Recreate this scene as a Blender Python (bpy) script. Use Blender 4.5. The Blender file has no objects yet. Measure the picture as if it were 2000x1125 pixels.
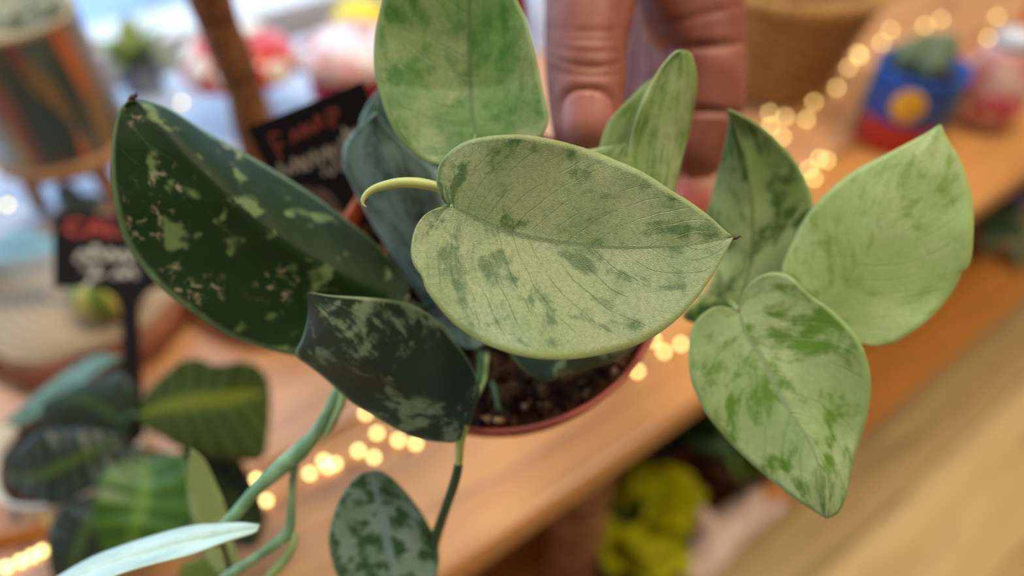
import bpy, bmesh, math, random
import numpy as np
from mathutils import Vector, Matrix
from mathutils.bvhtree import BVHTree

random.seed(4)
rng = np.random.default_rng(7)
scene = bpy.context.scene
C = scene.collection
PI = math.pi

# ------------------------------------------------------------------ camera
F = 2000 / 1.5            # focal length in pixels (24 mm on a 36 mm sensor)
CAM = np.array([0.0, 0.0, 0.33])
S45 = math.sqrt(0.5)
RT, UP, FW = np.array([1., 0, 0]), np.array([0, S45, S45]), np.array([0, S45, -S45])
cam_data = bpy.data.cameras.new('camera')
cam = bpy.data.objects.new('camera', cam_data)
C.objects.link(cam)
cam.location = CAM
cam.rotation_euler = (math.radians(45), 0, 0)
cam_data.lens = 24
cam_data.sensor_width = 36
cam_data.clip_start = 0.01
cam_data.dof.use_dof = True
cam_data.dof.focus_distance = 0.1275
cam_data.dof.aperture_fstop = 5.0
scene.camera = cam

# ------------------------------------------------------------------ world, lights, exposure
world = bpy.data.worlds.new('sky')
scene.world = world
world.use_nodes = True
bg = world.node_tree.nodes['Background']
bg.inputs[0].default_value = (0.50, 0.72, 1.0, 1)
bg.inputs[1].default_value = 2.7

scene.view_settings.view_transform = 'Standard'
scene.view_settings.look = 'None'
scene.view_settings.gamma = 1
scene.view_settings.use_curve_mapping = False
scene.view_settings.exposure = 0.0


def P(px, py, d):
    """point seen at pixel (px, py) at distance d along the optical axis"""
    return CAM + RT * ((px - 1000) / F * d) + UP * ((562.5 - py) / F * d) + FW * d


def G(px, py, z=0.0):
    """point at height z seen at pixel"""
    r = RT * ((px - 1000) / F) + UP * ((562.5 - py) / F) + FW
    return CAM + r * ((z - CAM[2]) / r[2])


def pix(p):
    q = np.asarray(p) - CAM
    d = q @ FW
    return 1000 + F * (q @ RT) / d, 562.5 - F * (q @ UP) / d


E0 = G(870, 1125)
_e = G(2000, 340) - E0
EA = _e / np.linalg.norm(_e)              # along the shelf front edge
EB = np.array([-EA[1], EA[0], 0.0])       # towards the window
ZU = np.array([0, 0, 1.0])
SANG = math.atan2(EA[1], EA[0])


def S(u, v, z=0.0):
    p = E0 + EA * u + EB * v
    return np.array([p[0], p[1], z])


def area(name, loc, target, size, power, col):
    l = bpy.data.lights.new(name, 'AREA')
    l.shape = 'DISK'
    l.size = size
    l.energy = power
    l.color = col
    o = bpy.data.objects.new(name, l)
    C.objects.link(o)
    o.location = loc
    d = Vector(target) - Vector(loc)
    o.rotation_euler = d.to_track_quat('-Z', 'Y').to_euler()
    return o


area('ceiling_lamp_light', S(0.85, -0.35, 1.9), S(0.3, 0.0, 0), 0.45, 21, (1.0, 0.87, 0.66))
area('ceiling_lamp_light', S(0.25, 0.28, 1.9), S(0.2, 0.1, 0), 0.3, 15, (1.0, 0.87, 0.66))


# ------------------------------------------------------------------ mesh helpers
def link(name, me, mat, parent=None, loc=None):
    o = bpy.data.objects.new(name, me)
    C.objects.link(o)
    if mat is not None and not me.materials:
        me.materials.append(mat)
    if parent is not None:
        o.parent = parent
    if loc is not None:
        o.location = loc
    return o


def mesh(name, verts, faces, mat, parent=None, uvs=None, smooth=True, origin=None):
    """verts in world space; stored relative to the top ancestor's place"""
    org = np.zeros(3)
    if origin is not None:
        org = np.asarray(origin, float)
    elif parent is not None:
        org = wloc(parent)
    v = np.asarray(verts, float) - org
    me = bpy.data.meshes.new(name)
    me.from_pydata([tuple(x) for x in v], [], [tuple(f) for f in faces])
    if uvs is not None:
        ul = me.uv_layers.new(name='UVMap')
        for li, lp in enumerate(me.loops):
            ul.data[li].uv = uvs[lp.vertex_index]
    if smooth:
        me.polygons.foreach_set('use_smooth', [True] * len(me.polygons))
    me.update()
    o = link(name, me, mat, parent)
    if origin is not None and parent is None:
        o.location = org
    return o


def wloc(o):
    p = np.zeros(3)
    while o is not None:
        p = p + np.array(o.location)
        o = o.parent
    return p


def thing(name, label, cat, loc=(0, 0, 0), group=None):
    o = bpy.data.objects.new(name, None)
    C.objects.link(o)
    o.location = tuple(loc)
    o.empty_display_size = 0.02
    o['label'] = label
    o['category'] = cat
    if group:
        o['group'] = group
    return o


def struct(o, label=None):
    o['kind'] = 'structure'
    if label:
        o['label'] = label
    return o


def bevel(o, w, seg=2):
    m = o.modifiers.new('bevel', 'BEVEL')
    m.width = w
    m.segments = seg
    m.limit_method = 'ANGLE'
    return o


def solid(o, t):
    m = o.modifiers.new('thickness', 'SOLIDIFY')
    m.thickness = t
    m.offset = 0
    return o


def obox(name, c, ax, half, mat, parent=None, bw=0.0, origin=None):
    """oriented box: centre, three axes, half sizes"""
    c = np.asarray(c, float)
    ax = [np.asarray(a, float) / np.linalg.norm(a) for a in ax]
    vs = []
    for k in (-1, 1):
        for j in (-1, 1):
            for i in (-1, 1):
                vs.append(c + ax[0] * half[0] * i + ax[1] * half[1] * j + ax[2] * half[2] * k)
    fs = [(0, 2, 3, 1), (4, 5, 7, 6), (0, 1, 5, 4), (2, 6, 7, 3), (0, 4, 6, 2), (1, 3, 7, 5)]
    o = mesh(name, vs, fs, mat, parent, smooth=False, origin=origin)
    if bw:
        bevel(o, bw, 3)
    return o


def catmull(pts, n, arclen=True):
    pts = np.asarray(pts, float)
    if len(pts) == 2:
        t = np.linspace(0, 1, n)[:, None]
        return pts[0] * (1 - t) + pts[1] * t
    q = np.vstack([2 * pts[0] - pts[1], pts, 2 * pts[-1] - pts[-2]])
    out = []
    m = 12
    for i in range(1, len(q) - 2):
        for k in range(m):
            t = k / m
            a, b, c, d = q[i - 1], q[i], q[i + 1], q[i + 2]
            out.append(0.5 * (2 * b + (c - a) * t + (2 * a - 5 * b + 4 * c - d) * t * t + (3 * b - 3 * c + d - a) * t ** 3))
    out.append(pts[-1])
    out = np.array(out)
    if not arclen:
        idx = np.linspace(0, len(out) - 1, n)
    else:
        w = np.concatenate([[0], np.cumsum(np.linalg.norm(np.diff(out, axis=0), axis=1))])
        idx = np.interp(np.linspace(0, w[-1], n), w, np.arange(len(out)))
    return np.array([np.interp(idx, np.arange(len(out)), out[:, k]) for k in range(out.shape[1])]).T


def tube_geo(pts, rad, n=10, seg=24, cap=True):
    pts = np.asarray(pts, float)
    r = np.asarray(rad, float)
    if r.ndim == 0:
        r = np.full(len(pts), float(r))
    data = catmull(np.c_[pts, r], seg)
    p, r = data[:, :3], np.maximum(data[:, 3], 1e-5)
    tan = np.gradient(p, axis=0)
    tan /= np.linalg.norm(tan, axis=1)[:, None] + 1e-12
    ref = np.array([0.3, 0.2, 1.0])
    if abs(tan[0] @ ref / np.linalg.norm(ref)) > 0.9:
        ref = np.array([1.0, 0.1, 0.2])
    vs, fs = [], []
    nx = np.cross(tan[0], ref)
    for i in range(len(p)):
        nx = nx - tan[i] * (nx @ tan[i])
        nx /= np.linalg.norm(nx)
        ny = np.cross(tan[i], nx)
        for k in range(n):
            a = 2 * PI * k / n
            vs.append(p[i] + r[i] * (math.cos(a) * nx + math.sin(a) * ny))
    for i in range(len(p) - 1):
        for k in range(n):
            fs.append((i * n + k, i * n + (k + 1) % n, (i + 1) * n + (k + 1) % n, (i + 1) * n + k))
    if cap:
        a = len(vs); vs.append(p[0] - tan[0] * r[0] * 0.55)
        b = len(vs); vs.append(p[-1] + tan[-1] * r[-1] * 0.55)
        m = (len(p) - 1) * n
        for k in range(n):
            fs.append((a, (k + 1) % n, k))
            fs.append((b, m + k, m + (k + 1) % n))
    return vs, fs


def tube(name, pts, rad, mat, parent=None, n=10, seg=24, origin=None):
    vs, fs = tube_geo(pts, rad, n, seg)
    return mesh(name, vs, fs, mat, parent, origin=origin)


def lathe_geo(prof, c, axis=ZU, n=40):
    """prof: list of (r, h); closed at r == 0"""
    axis = np.asarray(axis, float) / np.linalg.norm(axis)
    a = np.cross(axis, [0.31, 0.95, 0.05]); a /= np.linalg.norm(a)
    b = np.cross(axis, a)
    c = np.asarray(c, float)
    vs, fs, rows = [], [], []
    for r, h in prof:
        if r < 1e-6:
            rows.append([len(vs)]); vs.append(c + axis * h)
        else:
            rows.append(list(range(len(vs), len(vs) + n)))
            for k in range(n):
                t = 2 * PI * k / n
                vs.append(c + axis * h + r * (math.cos(t) * a + math.sin(t) * b))
    for p, q in zip(rows[:-1], rows[1:]):
        for k in range(n):
            k2 = (k + 1) % n
            if len(p) == 1 and len(q) == 1:
                continue
            if len(p) == 1:
                fs.append((p[0], q[k], q[k2]))
            elif len(q) == 1:
                fs.append((p[k], p[k2], q[0]))
            else:
                fs.append((p[k], p[k2], q[k2], q[k]))
    return vs, fs


def lathe(name, prof, c, mat, parent=None, axis=ZU, n=40, origin=None):
    vs, fs = lathe_geo(prof, c, axis, n)
    return mesh(name, vs, fs, mat, parent, origin=origin)


def ball(name, c, rx, mat, parent=None, ry=None, rz=None, n=16, ax=None, origin=None):
    ry = rx if ry is None else ry
    rz = rx if rz is None else rz
    ax = ax or (RT, np.array([0, 1., 0]), ZU)
    vs, fs = lathe_geo([(math.sin(PI * i / n), -math.cos(PI * i / n)) for i in range(n + 1)], (0, 0, 0), ZU, 2 * n)
    vs = [np.asarray(c) + np.asarray(ax[0]) * v[0] * rx + np.asarray(ax[1]) * v[1] * ry + np.asarray(ax[2]) * v[2] * rz for v in vs]
    return mesh(name, vs, fs, mat, parent, origin=origin)


# ------------------------------------------------------------------ materials
def lin(c):
    return tuple((x / 255 / 12.92) if x / 255 <= 0.04045 else ((x / 255 + 0.055) / 1.055) ** 2.4 for x in c) + (1.0,)


class NT:
    def __init__(self, name):
        self.m = bpy.data.materials.new(name)
        self.m.use_nodes = True
        self.t = self.m.node_tree
        self.b = self.t.nodes['Principled BSDF']
        self.out = self.t.nodes['Material Output']

    def n(self, kind, **kw):
        x = self.t.nodes.new(kind)
        for k, v in kw.items():
            setattr(x, k, v)
        return x

    def put(self, sock, v):
        if hasattr(v, 'is_output') or isinstance(v, bpy.types.NodeSocket):
            self.t.links.new(v, sock)
        else:
            sock.default_value = v

    def math(self, op, a, b=None, c=None, clamp=False):
        x = self.n('ShaderNodeMath', operation=op)
        x.use_clamp = clamp
        self.put(x.inputs[0], a)
        if b is not None:
            self.put(x.inputs[1], b)
        if c is not None:
            self.put(x.inputs[2], c)
        return x.outputs[0]

    def smooth(self, v, a, b, lo=0.0, hi=1.0):
        x = self.n('ShaderNodeMapRange', interpolation_type='SMOOTHSTEP')
        self.put(x.inputs[0], v)
        x.inputs[1].default_value = a
        x.inputs[2].default_value = b
        x.inputs[3].default_value = lo
        x.inputs[4].default_value = hi
        return x.outputs[0]

    def noise(self, vec=None, scale=5, detail=3, rough=0.55, dist=0.0):
        x = self.n('ShaderNodeTexNoise')
        if vec is not None:
            self.put(x.inputs['Vector'], vec)
        x.inputs['Scale'].default_value = scale
        x.inputs['Detail'].default_value = detail
        x.inputs['Roughness'].default_value = rough
        x.inputs['Distortion'].default_value = dist
        return x.outputs[0]

    def mix(self, f, a, b, blend='MIX'):
        x = self.n('ShaderNodeMix', data_type='RGBA', blend_type=blend)
        self.put(x.inputs[0], f)
        self.put(x.inputs[6], a)
        self.put(x.inputs[7], b)
        return x.outputs[2]

    def comb(self, x, y, z=0.0):
        c = self.n('ShaderNodeCombineXYZ')
        self.put(c.inputs[0], x); self.put(c.inputs[1], y); self.put(c.inputs[2], z)
        return c.outputs[0]

    def sep(self, v):
        c = self.n('ShaderNodeSeparateXYZ')
        self.put(c.inputs[0], v)
        return c.outputs

    def coord(self, which='Object'):
        return self.n('ShaderNodeTexCoord').outputs[which]

    def bump(self, h, strength=0.3, dist=0.001):
        x = self.n('ShaderNodeBump')
        x.inputs['Strength'].default_value = strength
        x.inputs['Distance'].default_value = dist
        self.put(x.inputs['Height'], h)
        self.t.links.new(x.outputs[0], self.b.inputs['Normal'])

    def base(self, c, rough=0.5, spec=0.5):
        self.put(self.b.inputs['Base Color'], c)
        self.put(self.b.inputs['Roughness'], rough)
        self.b.inputs['Specular IOR Level'].default_value = spec
        return self.m


def plain(name, rgb, rough=0.6, var=0.12, scale=60, spec=0.4, bump=0.0):
    k = NT(name)
    f = k.noise(k.coord(), scale, 4)
    d = tuple(x * (1 - var) for x in lin(rgb)[:3]) + (1,)
    h = tuple(min(1, x * (1 + var)) for x in lin(rgb)[:3]) + (1,)
    k.base(k.mix(k.smooth(f, 0.3, 0.7), d, h), rough, spec)
    if bump:
        k.bump(k.noise(k.coord(), scale * 4, 4), bump, 0.001)
    return k.m


def wood(name, c1, c2, c3, ang=0.0, rough=0.42, scale=1.0, coat=0.0, seed=0.0):
    """board grain running along the direction ang (radians, in plan)"""
    k = NT(name)
    mp = k.n('ShaderNodeMapping')
    k.put(mp.inputs[0], k.coord())
    mp.inputs['Rotation'].default_value = (0, 0, -ang)
    mp.inputs['Location'].default_value = (seed, seed * 1.7, 0)
    s = k.sep(mp.outputs[0])
    v = k.comb(k.math('MULTIPLY', s[0], 3.0 * scale), k.math('MULTIPLY', s[1], 32.0 * scale), k.math('MULTIPLY', s[2], 32.0 * scale))
    n1 = k.noise(v, 1.0, 5, 0.6, 1.2)
    n2 = k.noise(v, 5.0, 4, 0.6, 0.4)
    n3 = k.noise(mp.outputs[0], 5.0 * scale, 2)
    c = k.mix(k.smooth(n1, 0.35, 0.68), lin(c1), lin(c2))
    c = k.mix(k.smooth(n2, 0.52, 0.75, 0, 0.55), c, lin(c3))
    c = k.mix(k.smooth(n3, 0.55, 0.8, 0, 0.3), c, lin(c3))
    v4 = k.comb(k.math('MULTIPLY', s[0], 5.0 * scale), k.math('MULTIPLY', s[1], 55.0 * scale), k.math('MULTIPLY', s[2], 30.0))
    n4 = k.noise(v4, 1.0, 2, 0.5, 0.8)
    c = k.mix(k.smooth(n4, 0.56, 0.70, 0, 0.6), c, tuple(x * 0.62 for x in lin(c3)[:3]) + (1,))
    k.base(c, rough, 0.5)
    k.b.inputs['Coat Weight'].default_value = coat
    k.b.inputs['Coat Roughness'].default_value = 0.32
    k.bump(n2, 0.15, 0.001)
    return k.m


def leaf_mat(name, dark, light, thr=0.5, soft=0.06, su=9.0, sv=2.4, iso=120, wiso=0.4, nv=13, vein=0.3, vein_w=0.06,
             margin=None, rough=0.42, seed=0.0, trans=0.16, spec=0.5, grain=0.12, light2=None, midrib=None, mid_w=0.02,
             sheen=0.0, spots=None, glit=0.25, det=5, shear=0.14):
    k = NT(name)
    uv = k.sep(k.coord('UV'))
    t = uv[0]
    s = k.math('MULTIPLY_ADD', uv[1], 2.0, -1.0)
    a = k.math('ABSOLUTE', s)
    side = k.math('MULTIPLY', k.math('SIGN', s), 7.3)
    ob = k.coord('Object')
    wob = k.noise(ob, iso * 1.3, 2)
    wob2 = k.noise(ob, iso * 0.35, 2)
    tt = k.math('ADD', t, k.math('MULTIPLY', k.math('SUBTRACT', wob, 0.5), 0.02))
    tt = k.math('ADD', tt, k.math('MULTIPLY', k.math('SUBTRACT', wob2, 0.5), 0.05))
    tt = k.math('SUBTRACT', tt, k.math('MULTIPLY', k.math('POWER', a, 1.25), shear))
    v1 = k.comb(k.math('MULTIPLY', tt, su), k.math('ADD', k.math('MULTIPLY', a, sv), side), seed)
    n1 = k.noise(v1, 1.0, 5, 0.62, 0.5)
    mp = k.n('ShaderNodeMapping'); k.put(mp.inputs[0], ob); mp.inputs['Location'].default_value = (seed, seed * 0.37, 0)
    n2 = k.noise(mp.outputs[0], iso, det, 0.62 if det > 3 else 0.5, 0.35)
    val = k.math('ADD', k.math('MULTIPLY', n1, 1 - wiso), k.math('MULTIPLY', n2, wiso))
    mask = k.smooth(val, thr - soft, thr + soft)
    n4 = k.noise(mp.outputs[0], iso * 0.45, 2)
    lt = lin(light)
    if light2:
        lt = k.mix(k.smooth(n4, 0.38, 0.62), lin(light), lin(light2))
    col = k.mix(mask, lin(dark), lt)
    # fine mottle
    fine = k.noise(ob, iso * 9, 3, 0.7)
    g = k.smooth(fine, 0.25, 0.75, 1 - grain, 1 + grain)
    gm = k.n('ShaderNodeMix', data_type='RGBA', blend_type='MULTIPLY')
    gm.inputs[0].default_value = 1
    k.put(gm.inputs[6], col)
    cg = k.comb(g, g, g)
    k.put(gm.inputs[7], cg)
    col = gm.outputs[2]
    # veins
    fr = k.math('ABSOLUTE', k.math('SUBTRACT', k.math('FRACT', k.math('MULTIPLY', tt, nv)), 0.5))
    vl = k.smooth(fr, 0.0, vein_w, 1, 0)
    vl = k.math('MULTIPLY', vl, k.smooth(a, 0.8, 0.97, 1, 0))
    vl = k.math('MULTIPLY', vl, k.smooth(k.noise(ob, iso * 0.8, 2), 0.38, 0.62))
    vd = tuple(x * 0.8 for x in lin(dark)[:3]) + (1,)
    col = k.mix(k.math('MULTIPLY', vl, vein), col, vd)
    if midrib is not None:
        col = k.mix(k.smooth(a, mid_w * 0.4, mid_w, 0.85, 0), col, lin(midrib))
    if spots is not None:
        sn = k.noise(mp.outputs[0], iso * 2.2, 4, 0.7, 0.6)
        s2 = k.noise(mp.outputs[0], iso * 0.3, 1)
        k2 = k.math('MULTIPLY', k.smooth(sn, 0.55, 0.62), k.smooth(s2, 0.55, 0.62))
        col = k.mix(k.math('MULTIPLY', k2, 0.8), col, lin(spots))
    if margin is not None:
        col = k.mix(k.smooth(a, 0.93, 0.985, 0, 0.75), col, lin(margin))
    k.base(col, rough, spec)
    gl = k.noise(ob, 5200, 2, 0.6)
    h = k.math('ADD', k.math('MULTIPLY', vl, -0.35), k.math('MULTIPLY', gl, glit))
    h = k.math('ADD', h, k.math('MULTIPLY', n2, 0.5))
    k.bump(h, 0.45, 0.0006)
    if sheen:
        k.b.inputs['Sheen Weight'].default_value = sheen
        k.b.inputs['Sheen Roughness'].default_value = 0.4
    tr = k.n('ShaderNodeBsdfTranslucent')
    k.put(tr.inputs[0], col)
    mx = k.n('ShaderNodeMixShader')
    mx.inputs[0].default_value = trans
    k.t.links.new(k.b.outputs[0], mx.inputs[1])
    k.t.links.new(tr.outputs[0], mx.inputs[2])
    k.t.links.new(mx.outputs[0], k.out.inputs[0])
    return k.m


def emit(name, rgb, s):
    k = NT(name)
    k.b.inputs['Base Color'].default_value = (0.9, 0.8, 0.6, 1)
    k.b.inputs['Emission Color'].default_value = rgb + (1,)
    k.b.inputs['Emission Strength'].default_value = s
    return k.m


# ------------------------------------------------------------------ setting: room, window, outside
M_wall = plain('wall_paint', (214, 206, 192), 0.8, 0.04, 8)
M_ceil = plain('ceiling_paint', (236, 228, 214), 0.8, 0.03, 8)
M_floor = [wood('floor_wood_%d' % i, c1, c2, (150, 115, 70), SANG, 0.5, 0.5, 0.15, i * 3.1)
           for i, (c1, c2) in enumerate([((196, 164, 108), (214, 184, 128)), ((188, 152, 98), (206, 172, 116)), ((204, 174, 118), (222, 194, 140))])]
ZF, ZC = -0.44, 2.1
U0, U1, V0, V1 = -1.7, 2.3, -2.2, 0.64


def sbox(name, u, v, z, mat, parent=None, bw=0.0):
    """box aligned with the shelf frame: (u0,u1),(v0,v1),(z0,z1)"""
    c = S((u[0] + u[1]) / 2, (v[0] + v[1]) / 2, (z[0] + z[1]) / 2)
    h = ((u[1] - u[0]) / 2, (v[1] - v[0]) / 2, (z[1] - z[0]) / 2)
    org = None if parent is not None else S((u[0] + u[1]) / 2, (v[0] + v[1]) / 2, z[0])
    return obox(name, c, (EA, EB, ZU), h, mat, parent, bw, origin=org)


floor = struct(sbox('floor', (U0, U1), (V0, V1), (ZF - 0.05, ZF - 0.02), plain('subfloor', (90, 70, 45), 0.8)))
i = 0
v = V0
while v < V1 - 0.001:
    v2 = min(v + 0.118, V1)
    sbox('plank', (U0, U1), (v + 0.0004, v2 - 0.0004), (ZF - 0.02, ZF), M_floor[i % 3], floor, 0.0015)
    v = v2
    i += 1
struct(sbox('ceiling', (U0, U1), (V0, V1), (ZC, ZC + 0.05), M_ceil))
struct(sbox('wall_left', (U0 - 0.05, U0), (V0, V1), (ZF, ZC), M_wall))
struct(sbox('wall_right', (U1, U1 + 0.05), (V0, V1), (ZF, ZC), M_wall))
struct(sbox('wall_front', (U0, U1), (V0 - 0.05, V0), (ZF, ZC), M_wall))
WU0, WU1, WZ0, WZ1 = -1.45, 0.75, 0.0, 1.75
wb = thing('wall_back', 'cream wall around the shop window', 'wall', S(0, V1, ZF))
del wb['category']
struct(wb)
sbox('wall_panel', (U0, WU0), (V1, V1 + 0.08), (ZF, ZC), M_wall, wb)
sbox('wall_panel', (WU1, U1), (V1, V1 + 0.08), (ZF, ZC), M_wall, wb)
sbox('wall_panel', (WU0, WU1), (V1, V1 + 0.08), (ZF, WZ0 - 0.02), M_wall, wb)
sbox('wall_panel', (WU0, WU1), (V1, V1 + 0.08), (WZ1, ZC), M_wall, wb)
M_frame = plain('white_frame_paint', (222, 226, 232), 0.4, 0.03)
k = NT('window_glass')
tr = k.n('ShaderNodeBsdfTransparent'); gl = k.n('ShaderNodeBsdfGlossy'); gl.inputs['Roughness'].default_value = 0.02
mx = k.n('ShaderNodeMixShader'); mx.inputs[0].default_value = 0.05
k.t.links.new(tr.outputs[0], mx.inputs[1]); k.t.links.new(gl.outputs[0], mx.inputs[2]); k.t.links.new(mx.outputs[0], k.out.inputs[0])
M_glass = k.m
w1 = thing('window_1', 'tall shop window behind the shelf with pale daylight', 'window', S(-0.35, V1 + 0.04, WZ0))
del w1['category']
struct(w1)
sbox('pane', (WU0 + 0.02, WU1 - 0.02), (V1 + 0.04, V1 + 0.044), (WZ0 + 0.01, WZ1 - 0.02), M_glass, w1)
sbox('window_sill', (WU0, WU1), (V1 - 0.0, V1 + 0.08), (WZ0 - 0.02, WZ0 + 0.012), M_frame, w1, 0.003)
sbox('window_frame', (WU0, WU0 + 0.03), (V1 + 0.02, V1 + 0.07), (WZ0 + 0.012, WZ1), M_frame, w1)
sbox('window_frame', (WU1 - 0.03, WU1), (V1 + 0.02, V1 + 0.07), (WZ0 + 0.012, WZ1), M_frame, w1)
sbox('window_frame', (WU0 + 0.03, WU1 - 0.03), (V1 + 0.02, V1 + 0.07), (WZ1 - 0.03, WZ1), M_frame, w1)
k = NT('pavement_stone')
nn = k.noise(k.coord(), 3.2, 4, 0.6, 0.6)
c = k.mix(k.smooth(nn, 0.40, 0.58), lin((40, 56, 96)), lin((150, 174, 210)))
k.base(c, 0.35, 0.6)
struct(sbox('pavement', (-6, 5), (V1 + 0.09, 8), (ZF - 0.2, ZF - 0.1), k.m), 'pale blue grey pavement outside the window')

# ------------------------------------------------------------------ shelf unit
W1 = wood('shelf_wood_front', (190, 126, 62), (206, 148, 82), (138, 86, 48), SANG, 0.42, 1.0, 0.2, 0.4)
W2 = wood('shelf_wood_back', (196, 138, 92), (214, 160, 112), (160, 104, 66), SANG, 0.30, 1.0, 0.5, 2.2)
W4 = wood('shelf_painted_glare', (176, 190, 216), (200, 212, 232), (140, 150, 176), SANG, 0.3, 1.0, 0.4, 7.7)  # bluish window glare on the back plank, put into its colour
W3 = wood('shelf_wood_low', (186, 116, 44), (204, 134, 54), (140, 84, 34), SANG, 0.45, 1.0, 0.15, 5.1)
k = NT('bark_post')
ob = k.coord()
mp = k.n('ShaderNodeMapping'); k.put(mp.inputs[0], ob); mp.inputs['Scale'].default_value = (30, 30, 90)
nb = k.noise(mp.outputs[0], 1.0, 4, 0.65, 0.7)
k.base(k.mix(k.smooth(nb, 0.35, 0.65), lin((98, 58, 40)), lin((176, 118, 88))), 0.7, 0.3)
k.bump(nb, 0.5, 0.004)
M_bark = k.m

shelf = thing('shelf_unit', 'two tier orange-brown wooden plank shelf by the window', 'shelf', S(0.3, 0.3, ZF))
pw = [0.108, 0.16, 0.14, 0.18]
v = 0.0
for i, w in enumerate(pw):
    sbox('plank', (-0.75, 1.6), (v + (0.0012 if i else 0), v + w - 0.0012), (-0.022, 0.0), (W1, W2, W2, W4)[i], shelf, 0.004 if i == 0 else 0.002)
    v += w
ZL = -0.25
v = -0.026
for i in range(4):
    sbox('lower_plank', (-0.75, 1.6), (v, v + 0.128), (ZL - 0.022, ZL), W3, shelf, 0.003)
    v += 0.131


def post(u, v, z0, z1, r):
    pts = [S(u + random.uniform(-.002, .002), v, z0 + (z1 - z0) * t) for t in np.linspace(0, 1, 7)]
    rr = [r * random.uniform(0.93, 1.07) for _ in range(7)]
    tube('post', pts, rr, M_bark, shelf, 18, 30)


pb = G(1200, 1010, -0.08)
rel = pb - E0
pu, pv = float(rel @ EA), float(rel @ EB)
for (u, vv) in ((pu, max(pv, 0.03)), (pu + 1.25, 0.03), (-0.68, 0.03), (-0.68, 0.5), (1.5, 0.5)):
    post(u, vv, ZL, -0.022, 0.021)
    post(u, vv, ZF, ZL - 0.022, 0.021)


# ------------------------------------------------------------------ leaf builders
def interp(vals, t):
    vals = np.atleast_1d(np.asarray(vals, float))
    if len(vals) == 1:
        return np.full_like(np.asarray(t, float), vals[0])
    return np.interp(t, np.linspace(0, 1, len(vals)), vals)


def leaf(mid, L, R, dm, dl, dr, mat, parent, name='leaf', kk=2.0, nt=44, ns=9, thick=0.0005, ripple=0.0005, pw=1.8, bend=0.0, label=None):
    """leaf blade drawn as midrib and two margins (pixels), with its own distances along and across"""
    mid = np.asarray(mid, float)
    m = catmull(mid, 200)
    Le = catmull(np.vstack([mid[:1], L, mid[-1:]]), nt + 1)
    Re = catmull(np.vstack([mid[:1], R, mid[-1:]]), nt + 1)
    ts = np.linspace(0, 1, nt + 1)
    tm = ts ** kk
    mi = np.array([np.interp(tm * 199, np.arange(200), m[:, j]) for j in range(2)]).T
    D = interp(dm, tm)
    OL, OR = interp(dl, ts), interp(dr, ts)
    vs, uvs = [], []
    ph = random.uniform(0, 6)
    for i in range(nt + 1):
        for j in range(-ns, ns + 1):
            s = j / ns
            a = abs(s)
            e = Le[i] if s < 0 else Re[i]
            p = mi[i] * (1 - a) + e * a
            if bend:
                fwd = (mi[min(nt, i + 1)] - mi[max(0, i - 1)])
                p = p - fwd * bend * a * (1 - a) * 4
            off = (OL[i] if s < 0 else OR[i]) * a ** pw
            rip = ripple * math.sin(ts[i] * 17 + ph + (1.5 if s < 0 else 0)) * a ** 3 * math.sin(PI * ts[i])
            vs.append(P(p[0], p[1], D[i] + off + rip))
            uvs.append((ts[i], 0.5 + 0.5 * s))
    w = 2 * ns + 1
    fs = [(i * w + j, i * w + j + 1, (i + 1) * w + j + 1, (i + 1) * w + j) for i in range(nt) for j in range(2 * ns)]
    o = mesh(name, vs, fs, mat, parent, uvs)
    solid(o, thick)
    if label:
        o['label'] = label
    return o


def gleaf(base, dirv, up, ln, wd, droop, mat, parent, name='leaf', n=10, ns=4, cup=0.15, p0=0.7, thick=0.0006, tipw=1.0):
    base = np.asarray(base, float)
    d = np.asarray(dirv, float); d /= np.linalg.norm(d)
    sd = np.cross(d, up); sd /= np.linalg.norm(sd)
    nn = np.cross(sd, d)
    vs, uvs = [], []
    for i in range(n + 1):
        t = i / n
        c = base + d * ln * t - ZU * droop * ln * t * t
        w = wd * 0.5 * max(0.0, math.sin(PI * t ** p0)) ** 0.8 * tipw
        for j in range(-ns, ns + 1):
            s = j / ns
            vs.append(c + sd * w * s + nn * cup * w * s * s)
            uvs.append((t, 0.5 + 0.5 * s))
    w = 2 * ns + 1
    fs = [(i * w + j, i * w + j + 1, (i + 1) * w + j + 1, (i + 1) * w + j) for i in range(n) for j in range(2 * ns)]
    return solid(mesh(name, vs, fs, mat, parent, uvs), thick)


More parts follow.
